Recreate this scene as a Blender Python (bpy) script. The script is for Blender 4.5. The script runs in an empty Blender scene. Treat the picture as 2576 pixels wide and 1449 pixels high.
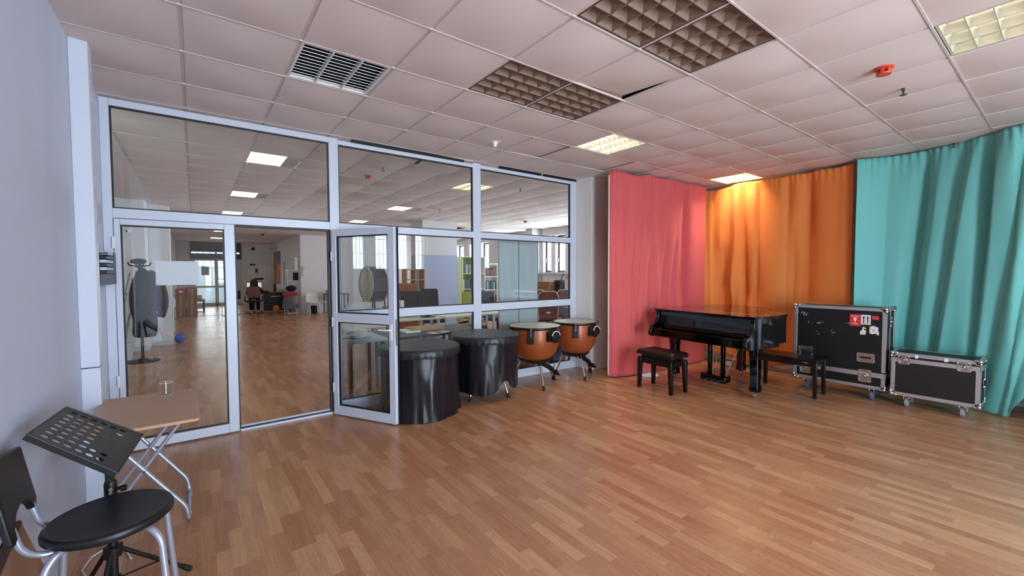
import bpy, bmesh, math, random
from mathutils import Vector, Matrix, Euler, noise as mnoise
random.seed(7)
S = bpy.context.scene
COL = S.collection
PI = math.pi
H = 2.983            # ceiling height
PY = 3.03            # front face of the glass partition

# ------------------------------------------------------------------ helpers
def lin(c):
    c /= 255.0
    return c/12.92 if c <= .04045 else ((c+.055)/1.055)**2.4
def rgb(r, g, b): return (lin(r), lin(g), lin(b), 1)

class MB:
    def __init__(s): s.v = []; s.f = []
    def add(s, vs, fs):
        o = len(s.v); s.v += [tuple(p) for p in vs]; s.f += [tuple(i+o for i in f) for f in fs]; return s
    def box(s, x0, x1, y0, y1, z0, z1, M=None):
        vs = [Vector((x, y, z)) for z in (z0, z1) for y in (y0, y1) for x in (x0, x1)]
        if M: vs = [M @ p for p in vs]
        return s.add(vs, [(0,2,3,1),(4,5,7,6),(0,1,5,4),(2,6,7,3),(0,4,6,2),(1,3,7,5)])
    def tube(s, pts, r, n=10, cap=True):
        pts = [Vector(p) for p in pts]; k = len(pts)
        rs = r if isinstance(r, (list, tuple)) else [r]*k
        T = [(pts[min(i+1, k-1)]-pts[max(i-1, 0)]).normalized() for i in range(k)]
        a = T[0].orthogonal().normalized(); vs = []
        for i in range(k):
            a = (a - T[i]*a.dot(T[i])).normalized(); b = T[i].cross(a)
            for j in range(n):
                t = 2*PI*j/n; vs.append(pts[i]+(a*math.cos(t)+b*math.sin(t))*rs[i])
        fs = [(i*n+j, i*n+(j+1) % n, (i+1)*n+(j+1) % n, (i+1)*n+j) for i in range(k-1) for j in range(n)]
        if cap: fs += [tuple(range(n))[::-1], tuple((k-1)*n+j for j in range(n))]
        return s.add(vs, fs)
    def lathe(s, prof, n=32, c=(0, 0, 0), M=None, cap=True):
        vs = []; k = len(prof)
        for r, z in prof:
            for j in range(n):
                t = 2*PI*j/n; p = Vector((c[0]+r*math.cos(t), c[1]+r*math.sin(t), c[2]+z))
                vs.append(M @ p if M else p)
        fs = [(i*n+j, i*n+(j+1) % n, (i+1)*n+(j+1) % n, (i+1)*n+j) for i in range(k-1) for j in range(n)]
        if cap: fs += [tuple(range(n))[::-1], tuple((k-1)*n+j for j in range(n))]
        return s.add(vs, fs)
    def prism(s, poly, z0, z1, M=None):
        n = len(poly); vs = [Vector((x, y, z0)) for x, y in poly]+[Vector((x, y, z1)) for x, y in poly]
        if M: vs = [M @ p for p in vs]
        return s.add(vs, [tuple(range(n))[::-1], tuple(range(n, 2*n))]+[(i, (i+1) % n, n+(i+1) % n, n+i) for i in range(n)])
    def grid(s, fn, nu, nv):
        vs = [fn(i/nu, j/nv) for j in range(nv+1) for i in range(nu+1)]
        return s.add(vs, [(j*(nu+1)+i, j*(nu+1)+i+1, (j+1)*(nu+1)+i+1, (j+1)*(nu+1)+i) for j in range(nv) for i in range(nu)])
    def ball(s, c, r, sc=(1, 1, 1), n=16, m=10):
        prof = [(max(r*math.sin(PI*i/m), 1e-4), -r*math.cos(PI*i/m)) for i in range(m+1)]
        M = Matrix.Translation(c) @ Matrix.Diagonal((*sc, 1))
        return s.lathe(prof, n, M=M)
    def build(s, name, mat, parent=None, smooth=40, bevel=0, seg=2, solid=0, subsurf=0, loc=None, rotz=0):
        me = bpy.data.meshes.new(name); me.from_pydata(s.v, [], s.f); me.update()
        bm = bmesh.new(); bm.from_mesh(me); bmesh.ops.recalc_face_normals(bm, faces=bm.faces); bm.to_mesh(me); bm.free()
        if smooth:
            me.polygons.foreach_set('use_smooth', [True]*len(me.polygons)); me.set_sharp_from_angle(angle=math.radians(smooth))
        o = bpy.data.objects.new(name, me); COL.objects.link(o)
        if mat: me.materials.append(mat)
        if parent: o.parent = parent
        if loc is not None: o.location = loc
        o.rotation_euler.z = rotz
        if bevel:
            m = o.modifiers.new('bevel', 'BEVEL'); m.width = bevel; m.segments = seg; m.limit_method = 'ANGLE'; m.angle_limit = math.radians(50)
        if solid:
            m = o.modifiers.new('solid', 'SOLIDIFY'); m.thickness = solid; m.offset = 0
        if subsurf:
            m = o.modifiers.new('sub', 'SUBSURF'); m.levels = m.render_levels = subsurf
        return o

def bx(name, mat, dims, parent=None, bevel=0, **k): return MB().box(*dims).build(name, mat, parent, bevel=bevel, **k)
def tag(o, label, cat, group=None):
    o['label'] = label; o['category'] = cat
    if group: o['group'] = group
    return o
def thing(name, label, cat, loc=(0, 0, 0), rz=0, group=None):
    o = bpy.data.objects.new(name, None); COL.objects.link(o); o.empty_display_size = .05
    o.location = loc; o.rotation_euler.z = rz
    return tag(o, label, cat, group)
def struct(o): o['kind'] = 'structure'; return o
def copy_tree(o, parent=None):
    c = o.copy(); COL.objects.link(c)
    if parent: c.parent = parent
    for ch in list(o.children): copy_tree(ch, c)
    return c
def fillet(pts, r, n=5):
    pts = [Vector(p) for p in pts]; out = [pts[0]]
    for i in range(1, len(pts)-1):
        a, b, c = pts[i-1], pts[i], pts[i+1]
        d1 = (a-b); d2 = (c-b); rr = min(r, d1.length*.49, d2.length*.49)
        p = b+d1.normalized()*rr; q = b+d2.normalized()*rr
        for k in range(n+1):
            t = k/n; out.append(p*(1-t)**2+b*2*t*(1-t)+q*t*t)
    return out+[pts[-1]]
def lettering(txt, size, mat, M, parent, name='lettering', depth=.0006):
    cu = bpy.data.curves.new(name, 'FONT'); cu.body = txt; cu.size = size; cu.extrude = depth; cu.align_x = 'CENTER'; cu.align_y = 'CENTER'
    t = bpy.data.objects.new('tmp_text', cu); COL.objects.link(t)
    dg = bpy.context.evaluated_depsgraph_get(); dg.update()
    me = bpy.data.meshes.new_from_object(t.evaluated_get(dg)); bpy.data.objects.remove(t); bpy.data.curves.remove(cu)
    me.transform(M); me.name = name; me.materials.clear(); me.materials.append(mat)
    o = bpy.data.objects.new(name, me); COL.objects.link(o); o.parent = parent
    return o

# ------------------------------------------------------------------ materials
def mat(name, col, rough=.5, metal=0, var=0, vscale=8, bump=0, bscale=60, coat=0, spec=.5, stretch=None, emit=None, estr=0, sheen=0, subs=0):
    m = bpy.data.materials.new(name); m.use_nodes = True; nt = m.node_tree; n = nt.nodes; l = nt.links
    p = n['Principled BSDF']; p.inputs['Base Color'].default_value = col; p.inputs['Roughness'].default_value = rough
    p.inputs['Metallic'].default_value = metal; p.inputs['Coat Weight'].default_value = coat; p.inputs['Specular IOR Level'].default_value = spec
    p.inputs['Sheen Weight'].default_value = sheen
    if emit: p.inputs['Emission Color'].default_value = emit; p.inputs['Emission Strength'].default_value = estr
    tc = n.new('ShaderNodeTexCoord'); mp = n.new('ShaderNodeMapping'); l.new(tc.outputs['Object'], mp.inputs['Vector'])
    if stretch: mp.inputs['Scale'].default_value = stretch
    nz = n.new('ShaderNodeTexNoise'); nz.inputs['Scale'].default_value = vscale; nz.inputs['Detail'].default_value = 5; l.new(mp.outputs[0], nz.inputs['Vector'])
    mx = n.new('ShaderNodeMix'); mx.data_type = 'RGBA'; v = max(var, .02)
    mx.inputs['A'].default_value = tuple(c*(1-v) for c in col[:3])+(1,); mx.inputs['B'].default_value = tuple(min(c*(1+v), 1) for c in col[:3])+(1,)
    l.new(nz.outputs['Fac'], mx.inputs['Factor']); l.new(mx.outputs['Result'], p.inputs['Base Color'])
    if bump:
        nb = n.new('ShaderNodeTexNoise'); nb.inputs['Scale'].default_value = bscale; nb.inputs['Detail'].default_value = 4; l.new(mp.outputs[0], nb.inputs['Vector'])
        b = n.new('ShaderNodeBump'); b.inputs['Strength'].default_value = bump; b.inputs['Distance'].default_value = .01
        l.new(nb.outputs['Fac'], b.inputs['Height']); l.new(b.outputs[0], p.inputs['Normal'])
    return m
M = {}
def dm(k, *a, **kw): M[k] = mat(k, *a, **kw)
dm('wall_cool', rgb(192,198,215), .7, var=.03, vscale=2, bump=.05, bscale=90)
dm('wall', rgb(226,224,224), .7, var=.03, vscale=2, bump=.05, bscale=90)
dm('wall_rough', rgb(234,228,222), .75, var=.05, vscale=3, bump=.35, bscale=14)
dm('wall_blue', rgb(176,186,216), .6, var=.05, vscale=3, stretch=(6,6,.4))
dm('ceil', rgb(222,208,202), .85, var=.05, vscale=2.5, bump=.08, bscale=220)
dm('ceil_bar', rgb(208,194,189), .6)
dm('plenum', rgb(28,24,22), .9)
dm('frame', rgb(208,212,224), .28, var=.02)
dm('gasket', rgb(14,14,18), .5)
dm('black', rgb(12,12,13), .45)
dm('black_matte', rgb(20,20,22), .7, bump=.1, bscale=200)
dm('seat_black', rgb(15,15,17), .42, bump=.04, bscale=260)
dm('desk_black', rgb(30,30,31), .45, bump=.1, bscale=320)
dm('piano', rgb(6,5,5), .07, coat=.25, spec=.4)
dm('piano_satin', rgb(10,9,9), .25)
dm('leather', rgb(17,17,24), .31, bump=.16, bscale=14, var=.2, vscale=10)
dm('leather_top', rgb(30,30,33), .42, bump=.12, bscale=20, var=.15)
dm('bench_top', rgb(32,12,12), .35, bump=.15, bscale=60)
dm('copper', rgb(156,78,36), .4, metal=.2, coat=.25, var=.06, vscale=5, stretch=(1,1,.15))
dm('skin_head', rgb(196,190,158), .3, var=.03)
dm('skin_collar', rgb(228,226,210), .3)
dm('chrome', rgb(225,225,228), .14, metal=1)
dm('alu', rgb(205,206,208), .36, metal=.85, var=.08, vscale=30)
dm('alu_dull', rgb(190,192,198), .4, metal=.7, var=.06)
dm('galv', rgb(178,182,196), .32, metal=.6, var=.12, vscale=24)
dm('case_black', rgb(8,8,10), .5, var=.25, vscale=4, bump=.08, bscale=320)
dm('case_brown', rgb(26,20,18), .55, bump=.1, bscale=320)
dm('steel_dish', rgb(200,202,205), .22, metal=1)
dm('castor_blue', rgb(96,114,140), .5); dm('castor_grey', rgb(150,150,148), .5)
dm('rubber', rgb(16,16,16), .7)
dm('red_cloth', rgb(206,86,88), .8, var=.03, bump=.05, bscale=500, sheen=.15)
dm('orange_cloth', rgb(224,128,54), .75, var=.03, bump=.05, bscale=500, sheen=.1)
dm('teal_cloth', rgb(108,188,180), .6, var=.03, bump=.05, bscale=500, sheen=.15)
dm('lining', rgb(236,224,210), .8)
dm('beech', rgb(192,152,122), .45, var=.07, vscale=9, stretch=(1,8,1))
dm('mdf', rgb(152,112,86), .75, var=.08, vscale=14)
dm('white_plastic', rgb(232,230,226), .35)
dm('cream_plastic', rgb(225,220,205), .4)
dm('red_plastic', rgb(206,72,48), .4)
dm('brown_plastic', rgb(70,42,30), .5)
dm('brass_dark', rgb(96,84,66), .35, metal=.8)
dm('paper', rgb(238,236,232), .7); dm('paper_grey', rgb(206,210,214), .6); dm('paper_blue', rgb(190,208,236), .6)
dm('cardboard', rgb(150,108,72), .8, var=.1, vscale=6)
dm('cardboard_red', rgb(150,92,70), .8, var=.1, vscale=6)
dm('dust', rgb(130,105,88), .7, var=.18, vscale=25, bump=.15, bscale=90)
dm('dust_dark', rgb(74,58,48), .8, var=.2, vscale=25)
dm('reflector', rgb(240,238,225), .25, metal=.2)
dm('reflector_lit', rgb(128,124,108), .4, emit=(1,.95,.78,1), estr=.22)  # tube light on louvre and housing added as a weak glow
dm('tube_lit', rgb(255,250,230), .4, emit=(1,.95,.78,1), estr=5)
dm('diffuser_lit', rgb(255,250,225), .5, emit=(1,.92,.62,1), estr=4.5)
dm('dark_frame', rgb(34,38,46), .4)
dm('shutter', rgb(72,62,68), .5)
dm('coat_black', rgb(9,9,13), .85, bump=.2, bscale=20); dm('coat_maroon', rgb(30,17,20), .6, bump=.25, bscale=24)
dm('stem', rgb(112,92,72), .8); dm('leaf_dry', rgb(150,128,88), .7, var=.2)
dm('pot_white', rgb(205,212,208), .5)
dm('red_paint', rgb(170,40,40), .45); dm('red_wood', rgb(140,52,46), .6)
dm('maroon_chair', rgb(124,78,80), .6, var=.06); dm('maroon_dark', rgb(70,34,36), .7)
dm('navy', rgb(28,28,44), .7); dm('purple', rgb(86,66,140), .7)
dm('green_pale', rgb(214,222,170), .6); dm('green_panel', rgb(160,172,70), .5)
dm('grey_panel', rgb(206,210,210), .5, var=.04, vscale=4); dm('grey_dark', rgb(96,98,104), .6)
dm('shelf_white', rgb(228,226,214), .5)
dm('orange_wood', rgb(142,84,30), .55, var=.08); dm('pine', rgb(190,150,110), .6)
dm('blue_bag', rgb(70,92,190), .5, bump=.3, bscale=20)
dm('hair', rgb(20,14,13), .5, bump=.3, bscale=60, stretch=(6,6,.6)); dm('human_skin', rgb(200,148,122), .55); dm('sweater', rgb(58,26,28), .85, bump=.2, bscale=80)
dm('trousers', rgb(24,24,30), .85)
dm('screen_white', rgb(235,240,245), .3, emit=(1,1,1,1), estr=.5)
dm('mirror', rgb(205,215,215), .05, metal=1)
dm('ground', rgb(150,148,140), .9, var=.1, vscale=3); dm('garden_wall', rgb(205,200,190), .9, var=.12, vscale=2)
dm('concrete_line', rgb(60,40,30), .7)
dm('fragile_red', rgb(214,48,44), .45); dm('sticker_white', rgb(222,220,216), .5, var=.06, vscale=20); dm('ink', rgb(20,20,20), .6)
dm('sticker_flag', rgb(190,70,90), .5); dm('sticker_yellow', rgb(225,205,70), .5)
dm('cable_cream', rgb(225,215,195), .5)
dm('cyan_tag', rgb(120,190,170), .6)
BOOKS = []
for i, c in enumerate([(120,40,40),(60,74,110),(210,205,190),(40,44,52),(70,110,90),(160,130,90),(150,60,50),(90,120,140)]):
    dm('book%d' % i, rgb(*c), .6); BOOKS.append(M['book%d' % i])
dm('leaflet_green', rgb(120,180,110), .6)

def glass_mat(name, tint):
    m = bpy.data.materials.new(name); m.use_nodes = True; nt = m.node_tree; n = nt.nodes; l = nt.links
    n.clear(); out = n.new('ShaderNodeOutputMaterial'); mx = n.new('ShaderNodeMixShader'); tr = n.new('ShaderNodeBsdfTransparent'); gl = n.new('ShaderNodeBsdfGlossy')
    tr.inputs[0].default_value = tint; gl.inputs['Roughness'].default_value = .01; gl.inputs[0].default_value = (1, 1, 1, 1)
    lw = n.new('ShaderNodeLayerWeight'); lw.inputs['Blend'].default_value = .5
    pw = n.new('ShaderNodeMath'); pw.operation = 'POWER'; pw.inputs[1].default_value = 5
    ml = n.new('ShaderNodeMath'); ml.operation = 'MULTIPLY_ADD'; ml.inputs[1].default_value = .95; ml.inputs[2].default_value = .045
    l.new(lw.outputs['Facing'], pw.inputs[0]); l.new(pw.outputs[0], ml.inputs[0]); l.new(ml.outputs[0], mx.inputs[0])
    l.new(tr.outputs[0], mx.inputs[1]); l.new(gl.outputs[0], mx.inputs[2]); l.new(mx.outputs[0], out.inputs[0])
    return m
M['glass'] = glass_mat('glass', (.91, .94, .945, 1)); M['glass_clear'] = glass_mat('glass_clear', (.98, .98, .98, 1))

def floor_mat():
    m = bpy.data.materials.new('laminate_floor'); m.use_nodes = True; nt = m.node_tree; n = nt.nodes; l = nt.links; p = n['Principled BSDF']
    def math_(op, a, b=None):
        q = n.new('ShaderNodeMath'); q.operation = op
        for i, v in enumerate((a, b)):
            if v is None: continue
            if isinstance(v, (int, float)): q.inputs[i].default_value = v
            else: l.new(v, q.inputs[i])
        return q.outputs[0]
    tc = n.new('ShaderNodeTexCoord'); sp = n.new('ShaderNodeSeparateXYZ'); l.new(tc.outputs['Object'], sp.inputs[0])
    sx = math_('DIVIDE', sp.outputs['X'], .066); ix = math_('FLOOR', sx)
    w1 = n.new('ShaderNodeTexWhiteNoise'); w1.noise_dimensions = '1D'; l.new(ix, w1.inputs['W'])
    sy = math_('ADD', math_('DIVIDE', sp.outputs['Y'], .40), math_('MULTIPLY', w1.outputs['Value'], 17.3)); iy = math_('FLOOR', sy)
    cb = n.new('ShaderNodeCombineXYZ'); l.new(ix, cb.inputs[0]); l.new(iy, cb.inputs[1])
    w2 = n.new('ShaderNodeTexWhiteNoise'); w2.noise_dimensions = '2D'; l.new(cb.outputs[0], w2.inputs['Vector'])
    rp = n.new('ShaderNodeValToRGB'); l.new(w2.outputs['Value'], rp.inputs[0]); e = rp.color_ramp.elements
    e[0].position = 0; e[0].color = rgb(166,114,80); e[1].position = 1; e[1].color = rgb(196,148,108)
    for ps, c in ((.25,(173,121,86)),(.5,(178,127,91)),(.75,(185,135,98))):
        k = e.new(ps); k.color = rgb(*c)
    # wood grain: stretched noise + cathedral rings, offset per strip
    mv = n.new('ShaderNodeVectorMath'); mv.operation = 'MULTIPLY_ADD'; l.new(w2.outputs['Color'], mv.inputs[0]); mv.inputs[1].default_value = (40, 40, 40); l.new(tc.outputs['Object'], mv.inputs[2])
    mp = n.new('ShaderNodeMapping'); mp.inputs['Scale'].default_value = (70, 3.2, 1); l.new(mv.outputs[0], mp.inputs[0])
    nz = n.new('ShaderNodeTexNoise'); nz.inputs['Scale'].default_value = 1; nz.inputs['Detail'].default_value = 6; nz.inputs['Roughness'].default_value = .65; l.new(mp.outputs[0], nz.inputs['Vector'])
    mp2 = n.new('ShaderNodeMapping'); mp2.inputs['Scale'].default_value = (14, 2.2, 1); l.new(mv.outputs[0], mp2.inputs[0])
    n2 = n.new('ShaderNodeTexNoise'); n2.inputs['Scale'].default_value = 1; n2.inputs['Detail'].default_value = 1; l.new(mp2.outputs[0], n2.inputs['Vector'])
    ring = math_('SINE', math_('MULTIPLY', n2.outputs['Fac'], 75)); ring = math_('MULTIPLY', math_('POWER', math_('ABSOLUTE', ring), 3), .13)
    g = math_('ADD', math_('MULTIPLY', math_('SUBTRACT', nz.outputs['Fac'], .5), .75), 1.06); g = math_('SUBTRACT', g, ring)
    fx = math_('FRACT', sx); fy = math_('FRACT', sy)
    seam = math_('MINIMUM', math_('GREATER_THAN', fx, .028), math_('GREATER_THAN', fy, .008)); seam = math_('ADD', math_('MULTIPLY', seam, .15), .85)
    g = math_('MULTIPLY', g, seam)
    vm = n.new('ShaderNodeVectorMath'); vm.operation = 'SCALE'; l.new(rp.outputs[0], vm.inputs[0]); l.new(g, vm.inputs['Scale'])
    l.new(vm.outputs[0], p.inputs['Base Color'])
    n3 = n.new('ShaderNodeTexNoise'); n3.inputs['Scale'].default_value = 1.5; l.new(tc.outputs['Object'], n3.inputs['Vector'])
    l.new(math_('ADD', math_('MULTIPLY', n3.outputs['Fac'], .12), .2), p.inputs['Roughness'])
    b = n.new('ShaderNodeBump'); b.inputs['Strength'].default_value = .05; b.inputs['Distance'].default_value = .004; l.new(nz.outputs['Fac'], b.inputs['Height']); l.new(b.outputs[0], p.inputs['Normal'])
    return m
M['floor'] = floor_mat()

# ------------------------------------------------------------------ camera
def rotm(yaw, pitch, roll):
    cy, sy, cp, sp, cr, sr = math.cos(yaw), math.sin(yaw), math.cos(pitch), math.sin(pitch), math.cos(roll), math.sin(roll)
    f = Vector((sy*cp, cy*cp, sp)); r = Vector((cy, -sy, 0)); u = r.cross(f)
    return cr*r+sr*u, -sr*r+cr*u, f
r_, u_, f_ = rotm(.6436, -.0367, -.0039)
cam = bpy.data.cameras.new('camera'); co = bpy.data.objects.new('camera', cam); COL.objects.link(co)
co.matrix_world = Matrix(((r_.x, u_.x, -f_.x, -1.7733), (r_.y, u_.y, -f_.y, -1.7627), (r_.z, u_.z, -f_.z, 1.52), (0, 0, 0, 1)))
cam.sensor_width = 36; cam.lens = 36*1065.5/2576; cam.clip_start = .05; cam.clip_end = 200
S.camera = co

# ------------------------------------------------------------------ room shell
struct(bx('floor', M['floor'], (-3.7, 8.2, -5.1, 22.8, -.12, 0)))
def wall_holes(name, axis, c0, c1, a0, a1, z0, z1, holes, m):
    """wall slab between c0..c1 on its thin axis, spanning a0..a1, with rectangular holes (a,b,lo,hi)"""
    mb = MB(); holes = sorted(holes); cur = a0
    def put(p, q, lo, hi):
        if q-p < 1e-4 or hi-lo < 1e-4: return
        if axis == 'x': mb.box(c0, c1, p, q, lo, hi)
        else: mb.box(p, q, c0, c1, lo, hi)
    for a, b, lo, hi in holes:
        put(cur, a, z0, z1); put(a, b, z0, lo); put(a, b, hi, z1); cur = b
    put(cur, a1, z0, z1)
    return struct(mb.build(name, m))
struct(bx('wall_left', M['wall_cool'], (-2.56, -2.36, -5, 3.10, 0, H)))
struct(bx('wall_left_alcove', M['wall'], (-3.7, -3.45, 3.1, 9.25, 0, H)))
struct(MB().box(-3.7, -2.52, 9.22, 10.0, 0, H).box(-2.52, -2.17, 9.9, 10.4, 0, H).build('wall_left_block', M['wall'], bevel=.01))
struct(bx('wall_left_far', M['wall'], (-2.75, -2.4, 10.0, 22.4, 0, H)))
wall_holes('wall_far', 'y', 22.4, 22.7, -2.75, 1.7, 0, H, [(-1.9, .06, 0, 2.97)], M['wall'])
wall_holes('wall_corridor', 'x', 1.45, 1.65, 15.8, 22.4, 0, H, [(18.5, 19.75, 0, 2.12)], M['wall'])
struct(bx('wall_closet', M['grey_panel'], (1.66, 2.9, 18.0, 20.3, 0, H)))
FW = []
wall_holes('wall_middle', 'y', 15.8, 16.1, 1.65, 7.6, 0, H, [(a, b, 1.63, 2.86) for a, b in FW], M['wall'])
RW = [(4.2, 4.7), (4.95, 5.45), (5.7, 6.2), (6.45, 6.95), (7.2, 7.65), (7.93, 8.38), (8.58, 8.98), (9.6, 10.1), (10.35, 10.85), (12.25, 12.8), (13.1, 13.7), (14.2, 14.8)]  # the nearest windows are unseen, added to let light in
wall_holes('wall_right_far', 'x', 7.6, 7.9, 3.1, 16.1, 0, H, [(a, b, 1.52, 2.72) for a, b in RW], M['wall'])
struct(bx('wall_right_pier', M['wall'], (7.2, 7.6, 9.08, 9.4, 0, H)))
struct(bx('wall_column', M['wall'], (3.3, 4.38, 9.1, 9.9, 2.02, H)))
struct(bx('wall_column_lower', M['wall_blue'], (3.3, 4.38, 9.095, 9.9, 0, 2.02)))
struct(MB().box(3.10, 3.55, 2.70, 3.16, 0, H).box(3.5, 5.75, 2.74, 3.16, 0, H).build('wall_pillar', M['wall_rough'], bevel=.008))
struct(bx('wall_partition_end', M['wall'], (5.75, 7.9, 2.9, 3.1, 0, H)))
struct(bx('wall_right', M['wall'], (5.6, 5.75, -5, 2.74, 0, H)))
BW = [(-.9, 1.15), (1.42, 1.76), (1.98, 2.42), (2.66, 3.16), (3.33, 3.84), (3.97, 4.4)]  # first, wide opening is unseen, added for daylight where no pane mirrors it
BZ = [(.02, 2.5)]+[(1.6, 2.85)]*5
wall_holes('wall_back', 'y', -5.2, -5, -2.56, 5.75, 0, H, [(a, b)+z for (a, b), z in zip(BW, BZ)], M['wall'])

# ceiling: tegular tiles on a bar grid
FIX = {(0,1),(1,1),(0,-1),(1,-1),(-2,2),(8,2),(3,-3),(3,2),(-2,7),(3,7),(-2,12),(3,12),(3,17),(8,12),(8,7),(-2,17),(-2,26),(-2,32),(3,22),(8,17),(-2,-3)}
TILT = {(1,0):(.004,.004), (2,3):(.02,-.002), (4,3):(.018,0), (1,5):(-.01,-.05), (5,3):(.012,.004)}
mb = MB()
for c in range(-6, 14):
    for r in range(-9, 38):
        if (c, r) in FIX: continue
        x0, y0 = c*.6+.012, r*.6+.005; w, d = .576, .590
        sag = random.uniform(.012, .024); ta, tb = TILT.get((c, r), (random.uniform(-.001, .001), random.uniform(-.001, .001)))
        big = max(abs(ta), abs(tb)) > .005
        def fn(u, v):
            z = H-.004-sag*math.sin(PI*u)*math.sin(PI*v)+ta*u+tb*v+(.034*u*v if (c, r) == (1, 0) else 0)
            return (x0+w*u, y0+d*v, z)
        n = 6; mb.grid(fn, n, n)
        edge = [fn(i/n, 0) for i in range(n)]+[fn(1, i/n) for i in range(n)]+[fn(1-i/n, 1) for i in range(n)]+[fn(0, 1-i/n) for i in range(n)]
        k = len(edge); mb.add(edge+[(p[0], p[1], p[2]+.012) for p in edge], [(i, (i+1) % k, k+(i+1) % k, k+i) for i in range(k)])
ceil = struct(mb.build('ceiling', M['ceil'], smooth=30))
mb = MB()
for c in range(-6, 15): mb.box(c*.6-.013, c*.6+.013, -5.1, 22.8, H+.001, H+.007)
for r in range(-9, 39): mb.box(-3.6, 8.4, r*.6-.006, r*.6+.006, H-.0075, H+.006)
mb.build('ceiling_bars', M['ceil_bar'], ceil, smooth=0)
bx('plenum_slab', M['plenum'], (-3.7, 8.5, -5.2, 22.9, H+.3, H+.35), ceil)

# glass partition ------------------------------------------------------------
Y0, Y1 = PY, PY+.06
part = MB()
for x0, x1, z0, z1 in [(-2.36,-2.30,0,H-.02), (-.60,-.504,0,H-.02), (1.19,1.308,0,H-.02), (2.98,3.10,0,H-.02),
                       (-2.30,-.60,1.985,2.066), (-2.30,-.60,2.905,2.963), (-.504,1.19,1.98,2.06), (1.308,2.98,1.98,2.06), (-.504,1.19,2.90,2.945), (1.308,2.98,2.90,2.945),
                       (-.504,1.19,1.0,1.10), (1.308,2.98,1.0,1.10), (-.504,1.19,0,.12), (1.308,2.98,0,.12)]:
    part.box(x0, x1, Y0, Y1, z0, z1)
part = struct(part.build('wall_partition', M['frame'], bevel=.004))
def pane(x0, x1, z0, z1, parent, y=PY+.03, name='glass_pane', g='glass'):
    p = bx(name, M[g], (x0, x1, y-.003, y+.003, z0, z1), parent, smooth=0)
    q = MB(); t = .011
    for a, b, c, d in ((x0, x1, z0, z0+t), (x0, x1, z1-t, z1), (x0, x0+t, z0+t, z1-t), (x1-t, x1, z0+t, z1-t)): q.box(a, b, y-.012, y+.012, c, d)
    q.build('gasket', M['gasket'], p, smooth=0)
    return p
for a in [(-2.30,-.60,2.066,2.905), (-.504,1.19,2.06,2.90), (1.308,2.98,2.06,2.90), (-.504,1.19,1.10,1.98), (1.308,2.98,1.10,1.98), (-.504,1.19,.12,1.0), (1.308,2.98,.12,1.0)]:
    pane(*a, part)
st = MB()
for a, b in ((-.36, 1.05), (1.62, 2.36), (2.43, 3.09)): st.box(a, b, PY-.012, PY+.03, 2.946, 2.978)
st.build('gap_strip', M['black'], part)  # dark gaps above the frame, drawn as black boxes

# closed leaf on the left, open leaf on the right
d1 = struct(MB().box(-2.295,-2.256,PY-.012,Y1-.01,.012,1.98).box(-1.54,-1.458,PY-.012,Y1-.01,.012,1.98).box(-2.256,-1.54,PY-.012,Y1-.01,.012,.095).box(-2.256,-1.54,PY-.012,Y1-.01,1.93,1.98).build('door_1', M['frame'], bevel=.004))
pane(-2.256, -1.54, .095, 1.93, d1, y=PY+.02)
for z in (.35, .62, 1.78): bx('hinge', M['white_plastic'], (-2.307, -2.29, PY-.03, PY-.012, z-.05, z+.05), d1, bevel=.003)
bx('edge_seal', M['gasket'], (-1.458, -1.446, PY+.0, Y1-.01, .03, 1.975), d1)
struct(MB().box(-1.45,-.60,PY,Y1,0,.022).box(-1.45,-.6,PY+.03,PY+.06,.02,.045).build('trim_1', M['frame'], bevel=.002))
struct(bx('trim_2', M['gasket'], (-1.45,-.605,PY+.008,PY+.03,.022,.034)))
struct(bx('trim_3', M['gasket'], (-1.446,-.60,PY+.0,PY+.05,1.965,1.984)))
struct(bx('trim_4', M['gasket'], (-.625,-.601,PY-.0,PY+.055,.03,1.97)))
# open leaf: local x runs from hinge to free edge
d2 = bpy.data.objects.new('door_2', None); COL.objects.link(d2); d2['kind'] = 'structure'
d2.location = (-.585, 2.985, 0); d2.rotation_euler.z = math.atan2(2.262-2.985, -.185+.585)
LW = .826
lf = MB(); lf.box(0,.062,-.025,.025,.012,1.975).box(LW-.075,LW,-.025,.025,.012,1.975).box(.062,LW-.075,-.025,.025,.012,.11).box(.062,LW-.075,-.025,.025,1.905,1.975).box(.062,LW-.075,-.025,.025,1.005,1.10)
lf.build('leaf_frame', M['frame'], d2, bevel=.004)
lip = MB().box(LW, LW+.014, -.005, .025, .02, 1.97).build('rebate_lip', M['frame'], d2, bevel=.002)
bx('edge_seal', M['gasket'], (LW+.014, LW+.02, -.004, .022, .02, 1.97), d2)
pane(.062, LW-.075, 1.10, 1.905, d2, y=0); pane(.062, LW-.075, .11, 1.005, d2, y=0)
bx('lock_plate', M['alu_dull'], (LW+.0135, LW+.0165, -.02, .004, .80, 1.06), d2)
hd = MB().box(LW-.062, LW-.03, -.034, -.025, .85, 1.01).tube(fillet([(LW-.046,-.03,.955),(LW-.046,-.07,.955),(LW-.16,-.075,.955)], .02), .009)
hd.build('door_handle', M['white_plastic'], d2, bevel=.002)
bx('lock_cylinder', M['alu_dull'], (LW-.055, LW-.037, -.04, -.025, .79, .83), d2, bevel=.003)
for z in (.3, 1.0, 1.7): bx('hinge', M['white_plastic'], (-.012, .006, -.03, .03, z-.05, z+.05), d2, bevel=.004)

# trunking on the left wall
struct(MB().box(-2.36,-2.27,1.985,2.10,0,.92).box(-2.36,-2.27,1.985,2.10,.926,H).box(-2.36,-2.315,2.10,2.30,0,H).build('trim_5', M['frame'], bevel=.004))

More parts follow.
